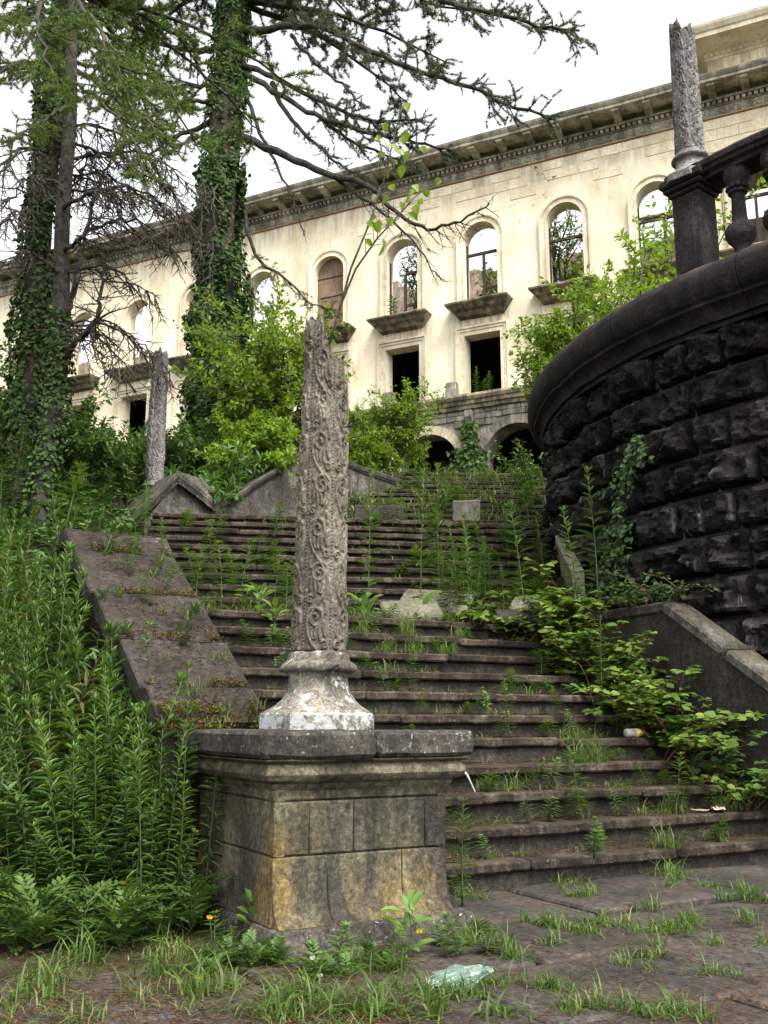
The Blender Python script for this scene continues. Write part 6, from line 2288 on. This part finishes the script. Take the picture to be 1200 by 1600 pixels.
TC.limb(pxs(YC, (372, 300), (400, 400, -.4), (440, 430, -.8), (480, 470, -1.2), (530, 485, -1.4)), .05, .008, 20, (.2, .5), needles=True, dens=6, L=.05, droop=-.5)
# to the left
TC.limb(pxs(YC, (350, 75), (300, 78, .5), (250, 66, 1), (200, 36, 1.3), (150, 10, 1.5)), .09, .015, 26, (.35, .8), **kw)
TC.limb(pxs(YC, (345, 136), (300, 134, .2), (250, 140, .4), (205, 160, .6)), .07, .012, 24, (.3, .7), **kw)
TC.limb(pxs(YC, (342, 160), (295, 160, -.4), (262, 168, -.8), (230, 190, -1)), .06, .012, 20, (.3, .6), **kw)
TC.limb(pxs(YC, (338, 186), (280, 212, .2), (235, 240, .5), (195, 268, .8)), .07, .01, 22, (.3, .7), needles=False, droop=-.5)
TC.limb(pxs(YC, (338, 212), (300, 216, -.5), (270, 235, -.9), (245, 250, -1.2)), .05, .01, 14, (.2, .5), dens=8, L=.06)
TC.limb(pxs(YC, (340, 245), (325, 270, -.6), (318, 320, -.9), (312, 380, -1), (308, 420, -1)), .03, .006, 34, (.3, .7), needles=False, droop=-.9)
TC.limb(pxs(YC, (345, 260), (335, 300, -.8), (332, 350, -1), (330, 430, -1.1), (326, 480, -1.1)), .03, .006, 34, (.3, .6), needles=False, droop=-1.0)
# crown above the frame
for i in range(22):
    a = i * 2.4; k = 22 + (i % 8)
    p = TC.path[k]; ln = 5.2 - .3 * (k - 22)
    e = p + Vector((math.cos(a) * ln, math.sin(a) * ln, -.2 * ln * .3)); m_ = (p + e) / 2 + Vector((0, 0, .4))
    TC.limb([p, m_, e], .09, .015, 22, (.5, 1.1), start=.2, dens=15, L=.11)
TC.done(mats=('needle',))

# ---- left tree with ivy
YA = 12.2
TA = Tree('ivy covered conifer trunk at the far left', [(32, 760), (45, 600), (62, 380), (78, 200), (92, 60), (100, -40), (112, -250), (122, -480)], YA, [.19, .18, .17, .16, .15, .14, .12, .07], 3.2, 2)
TA.ivy(12000, .06, 7, 0, 20, 1.22, rough=.5)
TA.ivy(1500, .075, 9, 18, 26, 1.15, rough=.65)
ky = dict(mat=0, dens=19, L=.046, sub=.7, up=.0)
TA.limb(pxs(YA, (92, 60), (140, 60, -.6), (200, 90, -1.2), (250, 125, -1.6), (285, 165, -1.9)), .05, .008, 44, (.3, .65), start=.2, droop=-.35, **ky)
TA.limb(pxs(YA, (88, 90), (140, 120, -1), (190, 160, -1.8), (230, 190, -2.3), (262, 225, -2.6)), .045, .008, 44, (.3, .6), start=.25, droop=-.35, **ky)
TA.limb(pxs(YA, (95, 20), (150, 10, .3), (220, 25, .6), (280, 60, .9), (310, 100, 1)), .045, .008, 34, (.3, .6), start=.3, droop=-.3, **ky)
TA.limb(pxs(YA, (85, 120), (50, 100, -1), (10, 105, -1.8), (-40, 130, -2.3)), .045, .008, 40, (.3, .6), start=.2, droop=-.35, **ky)
TA.limb(pxs(YA, (95, 30), (60, 15, -1), (20, 30, -2), (-30, 50, -2.6)), .045, .008, 40, (.3, .6), start=.2, droop=-.35, **ky)
TA.limb(pxs(YA, (98, -20), (70, -10, -2), (60, 40, -3.0), (75, 100, -3.4), (100, 150, -3.6)), .04, .006, 40, (.25, .55), start=.3, droop=-.45, **ky)
TA.limb(pxs(YA, (98, -30), (120, -5, -2), (150, 40, -3), (180, 95, -3.5), (195, 145, -3.7)), .04, .006, 42, (.25, .55), start=.3, droop=-.45, **ky)
TA.limb(pxs(YA, (75, 240), (40, 230, -.8), (10, 260, -1.4), (-30, 300, -1.8)), .03, .006, 30, (.25, .6), needles=False, start=.2, droop=-.6, sub=1.0)
TA.limb(pxs(YA, (68, 330), (30, 330, -.6), (0, 350, -1.0), (-30, 380, -1.4)), .025, .005, 30, (.25, .6), needles=False, start=.2, droop=-.7, sub=1.0)
TA.limb(pxs(YA, (76, 210), (130, 230, -.6), (200, 250, -1.1), (262, 290, -1.4), (290, 340, -1.5)), .03, .005, 40, (.3, .6), needles=False, start=.2, droop=-.7, sub=1.0)
for i in range(20):
    a = i * 2.4 + .5; k = 22 + (i % 8)
    p = TA.path[k]; ln = 3.8 - .2 * (k - 22)
    e = p + Vector((math.cos(a) * ln, math.sin(a) * ln, -.12 * ln)); m_ = (p + e) / 2 + Vector((0, 0, .3))
    TA.limb([p, m_, e], .05, .01, 16, (.4, .9), start=.2, dens=12, L=.085)
TA.done(mats=('needle_y',))

# ---- slender bare tree beside it
YB2 = 11.2
TB = Tree('slender dark conifer with bare forked branches beside the far left trunk', [(66, 800), (76, 690), (92, 570), (95, 470), (98, 350), (106, 200), (114, 60), (120, -120), (124, -330)], YB2, [.13, .12, .115, .10, .09, .08, .07, .05, .03], 2.9, 3, bark='limb')
TB.ivy(3000, .055, 8, 0, 14, 1.05, rough=.45)
kd = dict(needles=False, sub=1.0)
TB.limb(pxs(YB2, (92, 560), (118, 535, -.2), (140, 515, -.4), (156, 485, -.5), (164, 430, -.6), (170, 380, -.7)), .055, .008, 26, (.25, .6), start=.3, droop=-.3, **kd)
TB.limb(pxs(YB2, (96, 500), (112, 460, .2), (125, 400, .3), (140, 330, .4), (165, 270, .5), (200, 220, .6)), .05, .008, 30, (.3, .6), start=.2, droop=-.4, **kd)
TB.limb(pxs(YB2, (98, 400), (140, 360, -.4), (190, 345, -.8), (240, 360, -1.1), (280, 400, -1.3)), .03, .005, 40, (.3, .65), start=.15, droop=-.8, **kd)
TB.limb(pxs(YB2, (100, 330), (150, 300, -.5), (200, 290, -.9), (250, 310, -1.2), (300, 350, -1.4)), .03, .005, 42, (.3, .65), start=.15, droop=-.8, **kd)
TB.limb(pxs(YB2, (104, 250), (150, 240, .5), (210, 235, .9), (260, 255, 1.2), (300, 300, 1.4)), .03, .005, 42, (.3, .65), start=.15, droop=-.8, **kd)
TB.limb(pxs(YB2, (98, 430), (60, 400, -.4), (30, 395, -.7), (0, 410, -1)), .025, .005, 26, (.25, .5), start=.15, droop=-.6, **kd)
TB.limb(pxs(YB2, (140, 515, -.4), (150, 540, -.5), (165, 565, -.5), (178, 585, -.5)), .02, .005, 10, (.15, .35), start=.2, droop=-.3, **kd)
TB.limb(pxs(YB2, (100, 300), (70, 280, -1), (40, 290, -1.5), (10, 330, -1.8)), .02, .005, 24, (.2, .5), start=.2, droop=-.5, **kd)
for i in range(10):
    x0, y0 = rg.uniform(92, 108), rg.uniform(200, 520)
    sg = 1 if rg.random() < .8 else -1
    ln = rg.uniform(90, 200) * sg; dp = rg.uniform(10, 110); dz = rg.uniform(-1.5, 1.5)
    TB.limb(pxs(YB2, (x0, y0), (x0 + ln * .4, y0 - 15 + dp * .1, dz * .4), (x0 + ln * .75, y0 + dp * .4, dz * .8), (x0 + ln, y0 + dp, dz)), .018, .004, 24, (.25, .6), start=.15, droop=-.9, **kd)
ky = dict(mat=0, dens=16, L=.044, sub=.6, up=.0)
TB.limb(pxs(YB2, (110, 130), (150, 150, -.8), (190, 190, -1.4), (215, 240, -1.8), (225, 280, -2)), .03, .005, 30, (.25, .5), start=.2, droop=-.4, **ky)
TB.limb(pxs(YB2, (112, 100), (165, 110, .3), (215, 140, .5), (260, 190, .7)), .03, .005, 32, (.25, .5), start=.2, droop=-.4, **ky)
TB.limb(pxs(YB2, (108, 170), (80, 180, -1), (50, 200, -1.6), (20, 225, -2)), .03, .005, 24, (.25, .45), start=.3, droop=-.4, **ky)
TB.done(mats=('needle_y',))

# ================================================================== things lying about
def slab_thing(name, label, pxc, Y, z, L, W, T, rot, mat, cat='slab', seed=0):
    d = ray(*pxc); X = d.x / d.y * Y
    mb = MB(); mb.block(-L / 2, L / 2, -W / 2, W / 2, -T / 2, T / 2, .02, .03, 3.0, 6, seed=seed)
    for i, v in enumerate(mb.v):
        mb.v[i] = (v[0] + v[1] * .18, v[1] + .1 * v[0] * (1 if seed % 2 else -1), v[2])
    o = mb.build(name, mat, None, (X, Y, z), rot)
    return tag(o, label, cat)


zl = RISE * N1
slab_thing('broken_slab', 'upper pale broken slab leaning on the upper steps', (680, 925), 9.75, zl + .24, .70, .50, .08, (R(34), R(7), R(-4)), M['brk'] if 'brk' in M else M['pale'], seed=1)
slab_thing('broken_slab', 'lower pointed broken slab lying in the grass', (642, 950), 9.35, zl + .12, .56, .46, .07, (R(26), R(-7), R(16)), M['pale'], seed=2)
slab_thing('broken_slab', 'small broken slab right of the tall pale weed', (820, 925), 9.75, zl + .22, .30, .32, .07, (R(42), R(8), R(-10)), M['pale'], seed=3)
slab_thing('broken_slab', 'flat broken stone half hidden in grass right of centre', (808, 955), 9.4, zl + .08, .38, .3, .08, (R(20), R(0), R(10)), M['coping'], seed=4)
zt_ = RISE * (N1 + N2)
slab_thing('stone_block', 'plain fallen stone block on the top of the upper flight', (592, 802), 14.0, zt_ + .13, .72, .3, .27, (0, 0, R(8)), M['coping'], 'stone block', 5)
slab_thing('stone_block', 'square carved stone block on the top step before the arch', (728, 800), 13.95, zt_ + .16, .38, .3, .32, (0, 0, R(6)), M['rubble'], 'stone block', 6)
slab_thing('stone_fragment', 'pale stone fragment at the right end of the fifth step', (1192, 1160), stair_at(1192, 5, .15).y, RISE * 5 + .06, .12, .1, .14, (R(12), 0, R(20)), M['pale'], 'stone', 7)

# bottle with a red cap
bp = stair_at(992, 5, .04)
bo = tag(empty('plastic_bottle', (bp.x, bp.y, bp.z + .036), RZ1 + R(4)), 'small white and yellow plastic bottle with red cap lying on a step', 'bottle')
mb = MB(); mb.lathe([(.008, -.10), (.030, -.098), (.034, -.085), (.034, -.03), (.030, -.02), (.034, -.01)], 16)
for i, v in enumerate(mb.v): mb.v[i] = (v[2], v[0], v[1])
mb.build('body', M['grey_pl'], bo, smooth=True)
mb = MB(); mb.lathe([(.0345, -.01), (.0345, .035), (.030, .055), (.018, .07), (.014, .078)], 16)
for i, v in enumerate(mb.v): mb.v[i] = (v[2], v[0], v[1])
mb.build('label', M['yellow_lab'], bo, smooth=True)
mb = MB(); mb.lathe([(.015, .078), (.021, .08), (.021, .105), (.018, .108)], 16)
for i, v in enumerate(mb.v): mb.v[i] = (v[2], v[0], v[1])
mb.build('cap', M['red'], bo, smooth=True)

# crumpled clear bottle on the ground
gp = at_z(712, 1532, .05)
mb = MB()
prof = [(.012, -.10), (.045, -.095), (.052, -.07), (.050, .0), (.052, .06), (.04, .09), (.018, .115), (.014, .14)]
mb.lathe(prof, 20)
for i, v in enumerate(mb.v):
    p = Vector((v[2], v[0], v[1] * .7))
    mb.v[i] = tuple(p + Vector((nz(p, 26, 1), nz(p, 26, 5), nz(p, 26, 8))) * .030)
o = mb.build('crumpled_bottle', M['pet'], None, (gp.x, gp.y, .055), (R(12), R(-18), R(-25)))
tag(o, 'crumpled clear greenish plastic bottle in the grass before the pedestal', 'bottle')

# scraps of paper and wood
def scrap(label, p, s, mat, seed, name='paper_scrap', cat='paper'):
    mb = MB(); n = 7
    for j in range(n):
        for i in range(n):
            u, v = i / (n - 1) - .5, j / (n - 1) - .5
            q = Vector((u * s, v * s * .5, 0))
            k = 1 - .3 * abs(nz((u, v, seed), 4, seed))
            mb.v.append((q.x * k, q.y * k, .22 * s * (abs(nz((u * 2, v * 2, seed), 1.6, seed)) + .25 * nz((u * 5, v * 5, seed), 1))))
    for j in range(n - 1):
        for i in range(n - 1):
            a = j * n + i; mb.face((a, a + 1, a + n + 1, a + n))
    o = mb.build(name, mat, None, (p.x, p.y, p.z + .012), (0, 0, seed)); tag(o, label, cat)


scrap('crumpled brownish paper scrap on the second step at right', stair_at(1122, 2, .10), .20, M['paper_p'], 1.3)
scrap('folded brown paper scrap left of the crumpled one', stair_at(1096, 2, .10), .13, M['paper'], 2.4)
scrap('pale bark flake under the brambles at right', stair_at(1170, 4, .12), .22, M['paper'], 3.1, 'bark_flake', 'bark')
scrap('small white scrap on the third step at right', stair_at(1162, 3, .05), .09, M['white'], 4.2)
scrap('tiny white scrap high on the lower steps', stair_at(970, 8, .08), .11, M['white'], 5.2)
a_ = stair_at(722, 3, .1); b_ = stair_at(745, 2, .2)
pa = at(712, 1190, 5.75); pb = at(742, 1237, 5.95)
mb = MB(); mb.tube([Vector((0, 0, 0)), (pb - pa) * .5 + Vector((.01, 0, .01)), pb - pa], [.006, .007, .005], 6); mb.tube([(pb - pa) * .05, (pb - pa) * .05 + Vector((-.05, 0, -.06))], [.004, .003], 5)
tag(mb.build('stick', M['white'], None, pa), 'thin pale forked stick leaning beside the pedestal cap', 'stick')

# flowers
def flower(px, py, Y, label, mat='flower', r=.016, z0=0.0):
    c = at(px, py, Y)
    mb = MB(); mb.tube([(0, 0, z0 - c.z), (.01, .0, (z0 - c.z) * .5), (0, 0, 0)], [.0025, .002, .002], 4)
    o = mb.build('flower', M['stem'], None, c); tag(o, label, 'flower')
    for k in range(8):
        a = k * math.pi / 4
        pb_ = MB(); ca, sa = math.cos(a), math.sin(a)
        pb_.v = [(0, -.002, 0), (r * .6 * ca - r * .25 * sa, -.006, r * .6 * sa + r * .25 * ca), (r * ca, -.003, r * sa), (r * .6 * ca + r * .25 * sa, -.006, r * .6 * sa - r * .25 * ca)]
        pb_.v = [(x, y * 1 - z * .5, z * .8 + .004) for x, y, z in pb_.v]
        pb_.f = [(0, 1, 2, 3)]
        pb_.build('petal', M[mat], o)


flower(328, 1434, 4.5, 'yellow flower at the left side of the plinth')
flower(655, 1456, 4.35, 'yellow flower before the right end of the plinth')
flower(192, 1380, 4.9, 'yellow flower at the foot of the thicket')
flower(310, 1528, 3.95, 'yellow flower nearest the bottom edge of the grass', r=.02)
flower(500, 1525, 3.95, 'white flower head in the grass before the pedestal', 'flower_w', .012)
flower(488, 1498, 4.05, 'small white flower head left of the other white one', 'flower_w', .012)
